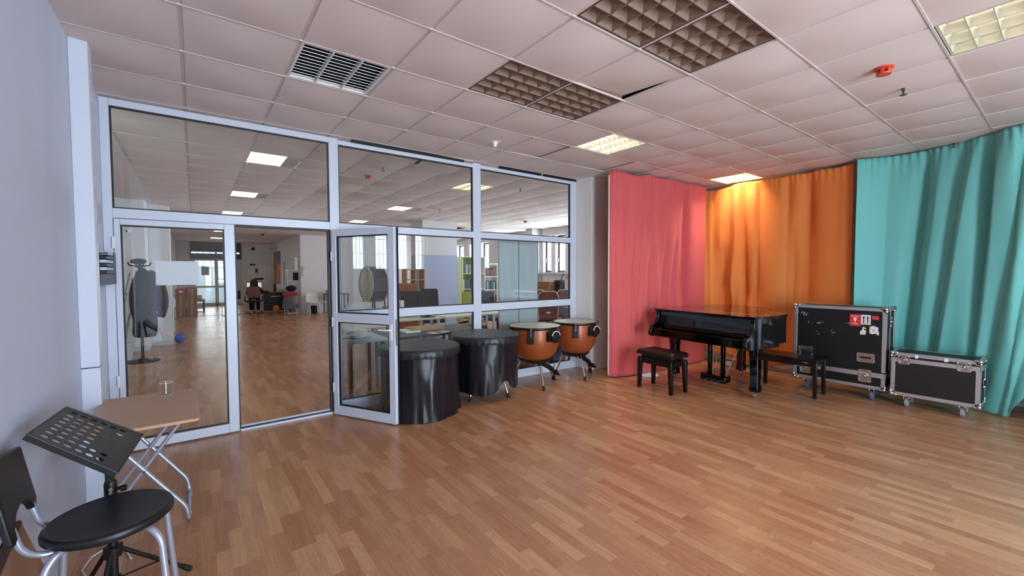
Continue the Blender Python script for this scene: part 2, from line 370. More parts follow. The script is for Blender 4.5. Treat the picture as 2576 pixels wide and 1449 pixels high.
# windows of the far rooms
def win_x(n, x, y0, y1, z0, z1):
    f = MB(); t = .055
    for a, b, c, d in ((y0, y1, z0, z0+t), (y0, y1, z1-t, z1), (y0, y0+t, z0+t, z1-t), (y1-t, y1, z0+t, z1-t)): f.box(x-.03, x+.03, a, b, c, d)
    o = struct(f.build('window_%d' % n, M['dark_frame'], bevel=.004))
    bx('glass_pane', M['glass_clear'], (x-.004, x+.004, y0+t, y1-t, z0+t, z1-t), o, smooth=0)
    MB().tube([(x-.03, y1-.03, z0+.45), (x-.06, y1-.03, z0+.45), (x-.06, y1-.03, z0+.33)], .01, 8).build('window_handle', M['alu_dull'], o)
    return o
def win_y(n, y, x0, x1, z0, z1, m='grey_dark', bars=True):
    f = MB(); t = .05
    for a, b, c, d in ((x0, x1, z0, z0+t), (x0, x1, z1-t, z1), (x0, x0+t, z0+t, z1-t), (x1-t, x1, z0+t, z1-t)): f.box(a, b, y-.03, y+.03, c, d)
    o = struct(f.build('window_%d' % n, M[m], bevel=.004))
    bx('glass_pane', M['glass_clear'], (x0+t, x1-t, y-.004, y+.004, z0+t, z1-t), o, smooth=0)
    if bars:
        g = MB(); k = int((x1-x0)/.13)
        for i in range(1, k+1): g.tube([(x0+(x1-x0)*i/(k+1), y+.12, z0), (x0+(x1-x0)*i/(k+1), y+.12, z1)], .008, 6)
        for z in (z0+.5, z1-.3): g.tube([(x0, y+.12, z), (x1, y+.12, z)], .008, 6)
        g.build('security_bars', M['grey_dark'], o)
    return o
wn = 1
for a, b in RW: win_x(wn, 7.76, a, b, 1.52, 2.72); wn += 1
struct(bx('trim_6', M['frame'], (7.5, 7.62, 3.1, 9.08, 1.47, 1.515), bevel=.004))
for a, b in FW: win_y(wn, 15.97, a, b, 1.63, 2.86); wn += 1
for (a, b), z in zip(BW, BZ): win_y(wn, -5.1, a, b, z[0], z[1], 'frame' if a < 0 else 'grey_dark', a > 0); wn += 1

# far double door under a rolled shutter box
d3 = MB()
for x0, x1, z0, z1 in [(-1.9,-1.72,0,2.2),(-.13,.06,0,2.2),(-1.72,-.13,2.12,2.2),(-1.0,-.86,0,2.12),(-1.72,-.13,0,.16),(-1.72,-1.0,.86,.96),(-.86,-.13,.86,.96)]: d3.box(x0,x1,22.45,22.52,z0,z1)
d3 = struct(d3.build('door_3', M['grey_panel'], bevel=.004))
for x0, x1 in ((-1.72,-1.0),(-.86,-.13)):
    for z0, z1 in ((.16,.86),(.96,2.12)): bx('glass_pane', M['glass_clear'], (x0,x1,22.48,22.49,z0,z1), d3, smooth=0)
MB().tube([(-1.06,22.45,1.1),(-1.06,22.38,1.1),(-1.18,22.38,1.1)], .012, 8).build('door_handle', M['alu_dull'], d3)
sh = struct(MB().box(-1.9,.06,22.3,22.6,2.2,2.45).box(-1.9,.06,22.3,22.6,2.53,2.965).box(-1.9,-1.86,22.3,22.6,2.45,2.53).box(-.96,-.9,22.3,22.6,2.45,2.53).box(.0,.06,22.3,22.6,2.45,2.53).build('trim_7', M['shutter'], bevel=.006))
bx('glass_pane', M['glass_clear'], (-1.86,.0,22.45,22.46,2.45,2.53), sh, smooth=0)
nt_ = bx('notice_sheet', M['paper_blue'], (-1.5,-1.2,22.468,22.472,1.45,1.85)); tag(nt_, 'pale blue notice sheet taped inside the far glazed door', 'notice')
struct(bx('trim_8', M['concrete_line'], (-2.4,1.45,17.0,17.04,0,.006)))
# door frame in corridor wall
d4 = struct(MB().box(1.43,1.66,18.5,18.58,0,2.12).box(1.43,1.66,19.67,19.75,0,2.12).box(1.43,1.66,18.58,19.67,2.04,2.12).build('door_4', M['frame'], bevel=.004))
bx('door_leaf', M['white_plastic'], (1.52,1.56,18.58,19.67,.01,2.04), d4)
# skirting
struct(MB().box(-2.52,-2.155,9.88,9.9,0,.1).box(-3.45,-2.505,9.2,9.22,0,.1).build('baseboard_left', M['frame'], bevel=.003))

# outdoors seen through the far door and windows
struct(bx('ground_outside', M['ground'], (-40, 60, 22.8, 60, -.2, -.02)))
gw = thing('garden_wall', 'pale rendered garden wall with white railing beyond the far glazed door', 'wall', (0, 28, -.02))
bx('wall_body', M['garden_wall'], (-8, 6, 0, .3, 0, 2.0), gw)
r = MB()
for i in range(48): r.box(-8+i*.29, -7.94+i*.29, .12, .16, 2.0, 2.8)
r.box(-8, 6, .1, .18, 2.75, 2.82); r.build('railing', M['frame'], gw, smooth=0)

# ------------------------------------------------------------------ ceiling fixtures
def fixture(c, r, label, lit=True, style='clean', power=18, x0f=0, x1f=1, col=(1, .9, .74), nx=3, ny=8, group=None):
    t = thing('ceiling_light', label, 'ceiling light', (c*.6+.3, r*.6+.3, H), 0, group)
    a, b = -.288+.576*x0f, -.288+.576*x1f; y0, y1 = -.288, .288
    hs = MB(); w = .006; top = .10
    hs.box(a, b, y0, y1, top, top+.006).box(a, a+w, y0, y1, -.002, top).box(b-w, b, y0, y1, -.002, top).box(a+w, b-w, y0, y0+w, -.002, top).box(a+w, b-w, y1-w, y1, -.002, top)
    hs.build('housing', M['reflector_lit' if lit else ('dust_dark' if style == 'dirty' else 'white_plastic')], t, smooth=0)
    a += w; b -= w; y0 += w; y1 -= w
    lv = MB(); hl = .05 if style != 'dirty' else .055
    def wedge(p0, p1, axis, lo, hi):          # concave V blade between p0 and p1 across 'axis'
        wb, wt = .003, (.016 if style == 'clean' else .050); prof = []
        for k in range(5):
            q = k/4; prof.append((wb+(wt-wb)*q**(2.0 if style == 'clean' else 1.5), hl*(q)))
        n = len(prof); vs = []
        for e in (lo, hi):
            for s_ in (-1, 1):
                for ww, z in prof:
                    vs.append((p0+s_*ww, e, z) if axis == 'x' else (e, p0+s_*ww, z))
        fs = []
        for k in range(n-1):
            fs += [(k, k+1, 2*n+k+1, 2*n+k), (n+k, 3*n+k, 3*n+k+1, n+k+1)]
        fs += [(0, 2*n, 3*n, n)]
        lv.add(vs, fs)
    for i in range(nx+1):
        x = a+(b-a)*i/nx; wedge(min(max(x, a+.004), b-.004), 0, 'x', y0, y1)
    for j in range(ny+1):
        y = y0+(y1-y0)*j/ny
        for i in range(nx): wedge(min(max(y, y0+.004), y1-.004), 0, 'y', a+(b-a)*i/nx, a+(b-a)*(i+1)/nx)
    lv.build('louvre_grid', M['dust' if style == 'dirty' else ('reflector_lit' if lit else 'reflector')], t, smooth=50)
    for i in range(nx):
        x = a+(b-a)*(i+.5)/nx
        MB().tube([(x, y0+.01, .078), (x, y1-.01, .078)], .011, 8).build('lamp_tube', M['tube_lit' if lit else ('dust_dark' if style == 'dirty' else 'white_plastic')], t)
    if lit:
        la = bpy.data.lights.new('lamp_light', 'AREA'); la.shape = 'RECTANGLE'; la.size = .022; la.size_y = .52; la.energy = power/nx; la.color = col
        for i in range(nx):
            lo = bpy.data.objects.new('lamp_light', la); COL.objects.link(lo); lo.parent = t; lo.location = (a+(b-a)*(i+.5)/nx, 0, .064)
    return t
def flat_light(c, r, label, power=16, vent=True, group=None):
    """two-panel diffuser light sharing its cell with a dark grille"""
    t = thing('ceiling_light', label, 'ceiling light', (c*.6+.3, r*.6+.3, H), 0, group)
    x1 = .10 if vent else .288
    for k in range(2):
        a = -.288+(x1+.288)*k/2; b = -.288+(x1+.288)*(k+1)/2-.006
        MB().box(a, b, -.288, .288, -.003, .012).build('diffuser', M['diffuser_lit'], t, bevel=.003)
    MB().box(-.294, x1+.002, -.295, .295, .012, .03).build('housing', M['white_plastic'], t, smooth=0)
    if vent:
        g = MB()
        for k in range(9): g.box(x1+.012, .285, -.285+k*.0635, -.25+k*.0635, -.002, .012)
        g.box(x1+.002, x1+.012, -.288, .288, -.003, .014).box(.28, .29, -.288, .288, -.003, .014)
        g.build('side_grille', M['ceil_bar'], t, smooth=0)
    return t
PW_A, PW_B = 30, 26
fixture(3, 2, 'lit square louvre ceiling light in the tiles in front of the pink curtain', power=PW_A)
fixture(8, 2, 'lit louvre ceiling light glowing above the orange curtain', power=80, col=(1, .84, .55))
fixture(3, -3, 'dim louvre ceiling light cut by the right top edge of the photo', power=5, nx=3, ny=5)
fixture(0, 1, 'unlit dusty brown louvre light nearest the ceiling vent', False, 'dirty', nx=4, ny=5)
fixture(1, 1, 'smaller looking unlit dusty brown louvre light beside the lifted ceiling tile', False, 'dirty', nx=4, ny=5)
fixture(0, -1, 'unlit dusty brown louvre light cut off by the top edge of the photo', False, 'dirty', nx=4, ny=5)
fixture(1, -1, 'large unlit dusty brown louvre light just below the cut off one', False, 'dirty', nx=4, ny=5)
flat_light(-2, 7, 'yellow lit panel with dark side grille, nearest above the open doorway behind the glass', PW_B)
flat_light(-2, 12, 'yellow lit panel above the doorway, second one back behind the left top glass', PW_B)
flat_light(-2, 17, 'lit ceiling panel hidden mostly by the transom, third back in the left row', PW_B)
flat_light(-2, 26, 'narrow lit ceiling strip deep in the far room, nearer of the two', PW_B*.5, vent=False)
flat_light(-2, 32, 'narrow lit ceiling strip deep in the far room just before the shutter box', PW_B*.5, vent=False)
fixture(3, 7, 'lit ceiling light cut by the white mullion behind the top middle glass', power=PW_B, nx=3, ny=8)
flat_light(3, 12, 'lit panel with side grille in the middle of the top centre glass', PW_B)
flat_light(3, 17, 'small lit ceiling panel low in the top centre glass beside the door post', PW_B)
fixture(8, 12, 'unlit grey louvre light far back behind the right top glass', False, 'clean')
fixture(8, 7, 'unlit louvre light above the black speaker by the far windows', False, 'clean')

t = thing('air_vent', 'white louvred air vent in the ceiling with three rows of slats', 'ceiling vent', (-2*.6+.3, 2*.6+.3, H))
MB().box(-.288,.288,-.288,-.272,-.004,.03).box(-.288,.288,.272,.288,-.004,.03).box(-.288,-.272,-.272,.272,-.004,.03).box(.272,.288,-.272,.272,-.004,.03).box(-.10,-.09,-.272,.272,-.006,.03).box(.09,.10,-.272,.272,-.006,.03).build('vent_frame', M['white_plastic'], t)
for k in range(11):
    y = -.25+k*.05
    MB().box(-.272,.272,-.022,.022,-.0015,.0015, Matrix.Translation((0, y, .012)) @ Matrix.Rotation(.38, 4, 'X')).build('slat', M['white_plastic'], t, smooth=0)
bx('backing', M['gasket'], (-.285,.285,-.285,.285,.05,.055), t)

def sprinkler(x, y, label):
    t = thing('sprinkler', label, 'sprinkler', (x, y, H-.018))
    MB().lathe([(.001,.012),(.04,.012),(.038,.004),(.02,0),(.001,0)], 20).build('escutcheon', M['brass_dark'], t)
    q = MB().tube([(0,0,0),(0,0,-.022)], .012, 10).tube([(-.012,0,-.02),(-.018,0,-.036),(-.006,0,-.052)], .0035, 6).tube([(.012,0,-.02),(.018,0,-.036),(.006,0,-.052)], .0035, 6)
    q.build('head', M['brass_dark'], t)
    MB().lathe([(.001,-.052),(.024,-.053),(.024,-.056),(.001,-.057)], 16).build('deflector', M['brass_dark'], t)
sprinkler(2.75, -.9, 'bronze sprinkler head on the ceiling right of the red smoke detector')
sprinkler(5.12, -.89, 'sprinkler head peeping out just above the teal curtain top')
sprinkler(.33, 3.97, 'sprinkler head above the red detector behind the top centre glass')
sprinkler(2.73, 3.99, 'sprinkler head seen through the top right glass pane')
sprinkler(2.73, 6.97, 'small sprinkler head far back in the top centre glass beside the mullion')
sprinkler(.3, 15.3, 'tiny sprinkler on the far ceiling seen through the open doorway')
def detector(x, y, m, label, s=1):
    t = thing('smoke_detector', label, 'smoke detector', (x, y, H-.014))
    MB().lathe([(.001,.014),(.062*s,.014),(.062*s,.002),(.001,.002)], 28).build('base', M['cream_plastic'], t)
    b = MB().lathe([(.058*s,.002),(.056*s,-.012*s),(.046*s,-.02*s),(.001,-.02*s)], 28)
    for k in range(6):
        a = k*PI/3; b.box(.026*s,.042*s,-.010*s,.010*s,-.05*s,-.018*s, Matrix.Rotation(a, 4, 'Z'))
    b.lathe([(.044*s,-.045*s),(.042*s,-.054*s),(.001,-.056*s)], 24)
    b.build('cage', M[m], t)
detector(2.19, -.9, 'red_plastic', 'red smoke detector on the ceiling at the right')
detector(.325, 4.57, 'red_plastic', 'red smoke detector behind the top centre glass')
detector(5.7, 7.56, 'red_plastic', 'orange red smoke detector far back behind the top right glass')
detector(.29, 16.3, 'brown_plastic', 'dark smoke detector on the far ceiling through the open doorway')
t = thing('ceiling_sensor', 'round white ceiling dome with a short stem beside the partition top', 'sensor', (.92, 2.13, H-.006))
MB().lathe([(.001,.006),(.088,.006),(.09,-.004),(.07,-.014),(.03,-.02),(.001,-.02)], 36).build('plate', M['white_plastic'], t)
MB().lathe([(.032,-.018),(.026,-.045),(.02,-.052),(.017,-.072),(.001,-.075)], 24).build('stem', M['white_plastic'], t)

# ------------------------------------------------------------------ timpani
def timpano(x, y, R, rz, label):
    t = thing('timpani_drum', label, 'timpani', (x, y, 0), rz, None)
    zr = .80
    MB().lathe([(R*.95,.77),(R*.955,.70),(R*.945,.62),(R*.91,.54),(R*.84,.465),(R*.72,.40),(R*.56,.352),(R*.38,.328),(R*.15,.318),(.001,.316)], 48, cap=False).build('bowl', M['copper'], t)
    MB().lathe([(R*.93,zr-.02),(R*1.0,zr-.022),(R*1.02,zr-.012),(R*1.01,zr+.004),(R*.965,zr+.006),(R*.955,zr-.006)], 48, cap=False).build('counterhoop', M['black'], t)
    h = MB().lathe([(R*.965,zr-.004),(R*.93,zr+.004),(R*.90,zr+.005)], 48, cap=False); h.build('flesh_hoop', M['skin_collar'], t)
    MB().lathe([(R*.90,zr+.005),(R*.4,zr+.0052),(.001,zr+.0052)], 48, cap=False).build('drum_head', M['skin_head'], t)
    for k in range(6):
        a = k*PI/3+.25; q = Matrix.Rotation(a, 4, 'Z')
        lug = MB().box(R*.955, R*1.045, -.04, .04, zr-.20, zr-.03, q).box(R*1.0, R*1.05, -.014, .014, zr-.035, zr-.005, q).build('lug_casing', M['black'], t, bevel=.006)
        MB().tube([q @ Vector((R*1.055, 0, zr-.11)), q @ Vector((R*1.055, 0, zr+.004))], .007, 8).tube([q @ Vector((R*1.055, -.016, zr-.08)), q @ Vector((R*1.055, .016, zr-.08))], .005, 6).build('tension_rod', M['chrome'], lug)
    # tuning gauge: a black box with a domed white-rimmed dial, on the side towards the pedal
    q = Matrix.Rotation(-1.3+.25, 4, 'Z'); g = MB().box(R*.97, R*1.12, -.075, .055, zr-.17, zr-.05, q).lathe([(.001,-.05),(.07,-.05),(.075,0),(.06,.035),(.001,.04)], 20, M=q @ Matrix.Translation((R*1.17, 0, zr-.10)) @ Matrix.Rotation(PI/2, 4, 'Y'))
    g = g.build('tuning_gauge', M['black'], t, bevel=.004)
    MB().tube([q @ Vector((R*1.2+.018, .068*math.cos(a_), zr-.10+.068*math.sin(a_))) for a_ in [i*PI/8+.2 for i in range(8)]], .005, 6).build('gauge_rim', M['white_plastic'], g)
    br = MB().lathe([(R*.45,.318),(R*.55,.344),(R*.62,.360),(R*.635,.355),(R*.57,.332),(R*.48,.308),(R*.45,.308)], 40, cap=False).box(-R*.5,R*.5,-.025,.025,.288,.316).box(-.025,.025,-R*.5,R*.5,.288,.316)
    br.build('base_ring', M['black'], t)
    for a in (-PI/2-.35-rz, -PI/2+1.75-rz-.15, PI/2+.35-rz):
        p0 = Vector((R*.56*math.cos(a), R*.56*math.sin(a), .325)); p1 = Vector((R*.98*math.cos(a), R*.98*math.sin(a), .03))
        lg = MB().tube([p0, p1], .0135, 10).build('leg', M['chrome'], t)
        MB().tube([p0+(p0-p1)*.1, p0+(p1-p0)*.12], .02, 8).build('leg_clamp', M['black'], lg)
        MB().tube([p1+(p0-p1)*.08, p1+Vector((0, 0, -.01)), (p1.x, p1.y, 0)], [.016, .019, .018], 10).build('rubber_foot', M['rubber'], lg)
    a = -.12-rz; d = Vector((math.cos(a), math.sin(a), 0)); q = Matrix.Rotation(a, 4, 'Z')
    MB().tube([(0, 0, .31), d*R*.45+Vector((0, 0, .25)), d*R*.85+Vector((0, 0, .16))], [.03, .035, .03], 8).build('pedal_arm', M['black'], t)
    MB().box(-.045, .045, -.075, .075, -.012, .012, Matrix.Translation(d*(R*.98)+Vector((0, 0, .115))) @ q @ Matrix.Rotation(.95, 4, 'Y')).build('pedal_plate', M['black_matte'], t, bevel=.02)
    MB().tube([d*R*.9+Vector((0, 0, .1)), d*R*.95+Vector((0, 0, .02)), d*R*.95], .012, 8).build('pedal_foot', M['rubber'], t)
    return t
timpano(1.915, 2.645, .355, -.55, 'larger copper timpani with cream head next to the black covered drum')
timpano(2.69, 2.64, .325, -.5, 'copper timpani with cream head nearest the white pillar')

def covered_drum(x, y, rt, rb, zt, zb, label, seed, legs):
    t = thing('covered_drum', label, 'drum', (x, y, 0), 0, None)
    rnd = random.Random(seed); ph = [rnd.uniform(0, 6.28) for _ in range(6)]
    def skirt(u, v):
        a = 2*PI*u; z = zb+(zt-.085-zb)*v
        r = rb+(rt-rb)*v
        cx, sx = math.cos(a), math.sin(a)
        fold = .022*mnoise.noise(Vector((cx*2.6, sx*2.6, z*1.1+seed)))+.014*mnoise.noise(Vector((cx*6, sx*6, z*2+seed*3)))
        pin = (1-v)**.7
        r += fold*(.6+pin*1.0)+.006*mnoise.noise(Vector((cx*14, sx*14, seed)))*max(0, v-.6)*2.5
        k = mnoise.noise(Vector((cx*3, sx*3, z*3+seed*7))); r += .004*(1-min(1, abs(k)*2.5))
        z += (1-v)*(.012*math.sin(3*a+ph[4])) if legs else 0
        if legs:                                  # a pinched-up hem above the front leg
            da = (a-(-1.5)) % (2*PI); da = min(da, 2*PI-da); z += .15*math.exp(-(da/.24)**2)*(1-v)**1.5
        r = min(r, rb+.02); return (r*math.cos(a), r*math.sin(a), max(z, .004))
    MB().grid(skirt, 144, 26).build('skirt', M['leather'], t, smooth=80)
    def top(u, v):
        a = 2*PI*u
        if v < .6: k = v/.6; r = (rt+.012)*k; z = zt+.006*mnoise.noise(Vector((r*9*math.cos(a), r*9*math.sin(a), seed)))*min(1, (1-k)*6)
        else:
            k = (v-.6)/.4; r = rt+.012+.012*math.sin(k*PI*.8)+.005*math.sin(34*a+ph[5])*k; z = zt-.085*k-.004*math.sin(7*a)*k
        return (max(r, .002)*math.cos(a), max(r, .002)*math.sin(a), z)
    MB().grid(top, 144, 24).build('cover_top', M['leather_top'], t, smooth=80)
    MB().lathe([(rt*.86,zt-.02),(rt*.86,zb+.12),(rt*.5,zb+.05),(rt*.3,zb+.04)], 32, cap=False).build('drum_shell', M['copper'], t)
    if legs:
        for a in (-2.8, -.95, 1.0):
            p0 = Vector((rt*.5*math.cos(a), rt*.5*math.sin(a), .34)); p1 = Vector((rt*.74*math.cos(a), rt*.74*math.sin(a), .025))
            lg = MB().tube([p0, p1], .012, 10).build('leg', M['chrome'], t)
            MB().tube([p1+(p0-p1)*.1, p1, (p1.x, p1.y, 0)], [.015, .018, .018], 10).build('rubber_foot', M['rubber'], lg)
    return t
covered_drum(.19, 2.545, .415, .43, .735, .006, 'black leather covered drum behind the open door, cover reaching the floor', 3, False)
covered_drum(1.075, 2.595, .405, .385, .775, .115, 'black leather covered drum on chrome legs beside the copper timpani', 5, True)

# ------------------------------------------------------------------ grand piano
t = thing('grand_piano', 'glossy black baby grand piano with closed lid before the orange curtain', 'piano', (3.32, 1.084, 0), -.113)
def spline(pts, n=8):
    out = []; k = len(pts)
    for i in range(k-1):
        p0 = Vector(pts[max(i-1, 0)]); p1 = Vector(pts[i]); p2 = Vector(pts[i+1]); p3 = Vector(pts[min(i+2, k-1)])
        for j in range(n):
            u = j/n; out.append(.5*((2*p1)+(p2-p0)*u+(2*p0-5*p1+4*p2-p3)*u*u+(3*p1-p0-3*p2+p3)*u**3))
    out.append(Vector(pts[-1])); return [(p.x, p.y) for p in out]
bent = spline([(.60,-.71),(.72,-.695),(.85,-.60),(.95,-.40),(1.08,-.265),(1.26,-.19),(1.42,-.11),(1.52,.05),(1.55,.25),(1.545,.45),(1.50,.60),(1.40,.69),(1.25,.715)], 6)
outline = [(0, -.71)]+bent+[(0, .715)]
def inset(poly, d):
    n = len(poly); out = []
    for i in range(n):
        a = Vector(poly[i-1]); b = Vector(poly[i]); c = Vector(poly[(i+1) % n])
        n1 = Vector((-(b-a).y, (b-a).x)).normalized(); n2 = Vector((-(c-b).y, (c-b).x)).normalized()
        q = (n1+n2); q = q.normalized()*d/max(.4, q.normalized().dot(n1)) if q.length > 1e-6 else n1*d
        out.append((b.x+q.x, b.y+q.y))
    return out
rim = inset(outline, .02)
lid_main = [(.30, -.71)]+bent+[(.30, .715)]
MB().prism(lid_main, .985, 1.005).build('main_lid', M['piano'], t, bevel=.003)
fl = MB().prism([(0,-.71),(.296,-.71),(.296,.715),(0,.715)], .985, 1.005).build('front_lid', M['piano'], t, bevel=.003)
MB().tube([(.298,-.70,1.004),(.298,.70,1.004)], .003, 6).build('lid_hinge', M['alu'], fl)
body = [(.03, -.69)]+[p for p in rim[1:-1]]+[(.03, .695)]
MB().prism([(.14,-.69)]+rim[1:-1]+[(.14,.695)], .66, .984).build('rim_case', M['piano'], t, bevel=.004)
MB().prism(inset([(.14,-.69)]+rim[1:-1]+[(.14,.695)], .07), .60, .665).build('under_frame', M['piano_satin'], t, bevel=.006)
for s, nm in ((1, .695), (-1, -.69)):
    prof = spline([(.14,.984),(.02,.984),(.015,.93),(.0,.86),(-.06,.80),(-.11,.775),(-.125,.75),(-.125,.64),(.14,.64)], 5)
    q = MB(); y0, y1 = (nm-.045, nm) if s > 0 else (nm, nm+.045)
    Mx = Matrix(((1,0,0,0),(0,0,1,0),(0,1,0,0),(0,0,0,1)))
    q.prism(prof, y0, y1, Mx).build('cheek', M['piano'], t, bevel=.004)
MB().box(-.10,.14,-.645,.65,.64,.70).build('key_bed', M['piano'], t, bevel=.004)
MB().box(-.115,-.095,-.645,.65,.655,.745).build('key_slip', M['piano'], t, bevel=.003)
MB().prism([(-.09,.745),(-.06,.758),(.03,.80),(.045,.97),(.06,.97),(.07,.80),(.06,.745)], -.645, .65, Matrix(((1,0,0,0),(0,0,1,0),(0,1,0,0),(0,0,0,1)))).build('fallboard', M['piano'], t, bevel=.003)
MB().box(.045,.075,-.645,.65,.78,.984).build('music_shelf_front', M['piano'], t)
def piano_leg(x, y):
    lg = MB().prism([(-.055,-.055),(.055,-.055),(.055,.055),(-.055,.055)], .50, .61, Matrix.Translation((x, y, 0)))
    vs = []
    for z, w in ((.50,.05),(.16,.043),(.15,.05),(.075,.05)): vs += [(x-w,y-w,z),(x+w,y-w,z),(x+w,y+w,z),(x-w,y+w,z)]
    fs = [(4*k+i, 4*k+(i+1) % 4, 4*k+4+(i+1) % 4, 4*k+4+i) for k in range(3) for i in range(4)]+[(0,1,2,3),(12,13,14,15)]
    lg.add(vs, fs); lg = lg.build('leg', M['piano'], t, bevel=.006)
    cs = MB().box(x-.022,x+.022,y-.018,y+.018,.035,.08).lathe([(.001,-.011),(.031,-.011),(.034,0),(.031,.011),(.001,.011)], 20, M=Matrix.Translation((x-.005, y, .034)) @ Matrix.Rotation(PI/2, 4, 'X'))
    cs.build('castor', M['chrome'], lg)
piano_leg(.33, -.53); piano_leg(.30, .60); piano_leg(1.28, .22)
bx('leg_bracket', M['piano_satin'], (.235,.27,-.56,-.50,.52,.655), t, bevel=.004)
ly = MB().box(.40,.52,-.08,.22,.575,.605).box(.44,.49,-.045,-.005,.15,.58).box(.44,.49,.145,.185,.15,.58).build('pedal_lyre', M['piano'], t, bevel=.004)
MB().prism([(.38,-.11),(.54,-.09),(.54,.25),(.38,.25)], .06, .15).build('pedal_box', M['piano'], ly, bevel=.012)
for y in (-.02, .07, .16): MB().tube([(.40,y,.085),(.30,y,.072),(.275,y,.07)], [.010,.014,.010], 8).build('pedal', M['chrome'], ly)
for y in (.02, .07, .12): MB().tube([(.47,y,.14),(.47,y,.58)], .004, 6).build('pedal_rod', M['alu'], ly)
MB().tube([(.52,-.02,.14),(.86,-.06,.60)], .005, 6).build('lyre_brace', M['alu'], ly)

# piano benches
t = thing('piano_bench', 'black adjustable piano bench with buttoned dark cushion before the piano', 'bench', (3.035, 1.425, 0), -.08)
def cushion(u, v):
    x = -.165+.33*u; y = -.275+.55*v; e = min(u, 1-u, .12)/.12; f = min(v, 1-v, .08)/.08
    z = .49+.022*math.sqrt(max(0, e*(2-e)))*math.sqrt(max(0, f*(2-f)))
    for bx_, by_ in ((-.06,-.14),(.06,-.14),(-.06,.14),(.06,.14)): z -= .010*math.exp(-((x-bx_)**2+(y-by_)**2)/.0008)
    return (x, y, z)
cu = MB().grid(cushion, 30, 40).box(-.165,.165,-.275,.275,.445,.49).build('cushion', M['bench_top'], t, bevel=.006)
for bx_, by_ in ((-.06,-.14),(.06,-.14),(-.06,.14),(.06,.14)): MB().ball((bx_, by_, .507), .010, (1, 1, .5), 10, 6).build('button', M['bench_top'], cu)
MB().box(-.125,.125,-.22,.22,.41,.447).build('lift_mechanism', M['black'], t)
MB().box(-.15,.15,-.25,-.23,.335,.41).box(-.15,.15,.23,.25,.335,.41).box(-.15,-.13,-.23,.23,.335,.41).box(.13,.15,-.23,.23,.335,.41).build('apron', M['piano_satin'], t, bevel=.003)
MB().tube([(0,-.25,.43),(0,-.30,.43)], .008, 8).lathe([(.001,0),(.022,0),(.022,.02),(.001,.02)], 14, M=Matrix.Translation((0,-.315,.43)) @ Matrix.Rotation(-PI/2, 4, 'X')).build('knob', M['black'], t)
for sx in (-1, 1):
    for sy in (-1, 1):
        vs = []
        for z, w in ((.41,.027),(.33,.027),(0,.019)):
            cx, cy = sx*.135+sx*(.41-z)*.01, sy*.235+sy*(.41-z)*.03; vs += [(cx-w,cy-w,z),(cx+w,cy-w,z),(cx+w,cy+w,z),(cx-w,cy+w,z)]
        MB().add(vs, [(4*k+i, 4*k+(i+1) % 4, 4*k+4+(i+1) % 4, 4*k+4+i) for k in range(2) for i in range(4)]+[(0,1,2,3),(8,9,10,11)]).build('leg', M['piano_satin'], t, bevel=.004)
t = thing('duet_bench', 'plain black wooden bench standing before the large flight case', 'bench', (4.24, .40, 0), .02)
MB().box(-.19,.19,-.37,.37,.445,.468).build('seat', M['piano_satin'], t, bevel=.004)
MB().box(-.16,.16,-.34,-.32,.375,.445).box(-.16,.16,.32,.34,.375,.445).box(-.16,-.14,-.32,.32,.375,.445).box(.14,.16,-.32,.32,.375,.445).build('apron', M['piano_satin'], t, bevel=.003)
bx('drawer_pull', M['alu'], (-.165,-.158,-.25,-.20,.418,.424), t)
for sx in (-1, 1):
    for sy in (-1, 1):
        vs = []
        for z, w in ((.445,.024),(.36,.024),(0,.017)):
            cx, cy = sx*.15+sx*(.445-z)*.01, sy*.325+sy*(.445-z)*.01; vs += [(cx-w,cy-w,z),(cx+w,cy-w,z),(cx+w,cy+w,z),(cx-w,cy+w,z)]
        MB().add(vs, [(4*k+i, 4*k+(i+1) % 4, 4*k+4+(i+1) % 4, 4*k+4+i) for k in range(2) for i in range(4)]+[(0,1,2,3),(8,9,10,11)]).build('leg', M['piano_satin'], t, bevel=.004)

# ------------------------------------------------------------------ flight cases (local: front face at x=0 facing -x, y across, z up)
def dish(t, name, y, z, w, h, face=0, kind='latch', side=None):
    """recessed steel hardware on the front face (side=None) or on the -y / +y end face"""
    def P(a, b, c): return (face-c, y+a, z+b) if side is None else (face+a, y-c, z+b)
    q = MB(); hw, hh = w/2, h/2; k = .018
    rim_o = []; 
    for cx, cy, a0 in ((hw-k, hh-k, 0), (-hw+k, hh-k, 1), (-hw+k, -hh+k, 2), (hw-k, -hh+k, 3)):
        for i in range(5): a = (a0+i/4)*PI/2; rim_o.append((cx+k*math.cos(a), cy+k*math.sin(a)))
    n = len(rim_o); s = .74
    rings = [[P(a, b, .000) for a, b in rim_o], [P(a, b, .006) for a, b in rim_o], [P(a*s, b*s, .006) for a, b in rim_o], [P(a*s*.96, b*s*.96, .0012) for a, b in rim_o]]
    vs = [p for rg in rings for p in rg]; fs = [(i*n+j, i*n+(j+1) % n, (i+1)*n+(j+1) % n, (i+1)*n+j) for i in range(3) for j in range(n)]+[tuple(3*n+j for j in range(n))]
    q.add(vs, fs)
    for i in range(n):
        if i % 5 == 2 or i % 5 == 0:
            a, b = rim_o[i]; p = P(a*.87, b*.87, .006); q.ball(p, .005, (1, 1, 1), 8, 5)
    o = q.build(name, M['steel_dish'], t, smooth=35)
    if kind == 'latch':
        b = MB(); c = [P(.03*math.cos(i*PI/5), .03*math.sin(i*PI/5), .010) for i in range(8)]; b.tube(c, .005, 8); b.ball(P(0, 0, .006), .016, (1, 1, 1), 12, 8); b.build('latch_turn', M['steel_dish'], o)
    else:
        b = MB().tube([P(-w*.28, 0, .010), P(w*.28, 0, .010)] if w > h else [P(0, -h*.28, .010), P(0, h*.28, .010)], .010, 10); b.build('grip', M['rubber'], o)
    return o
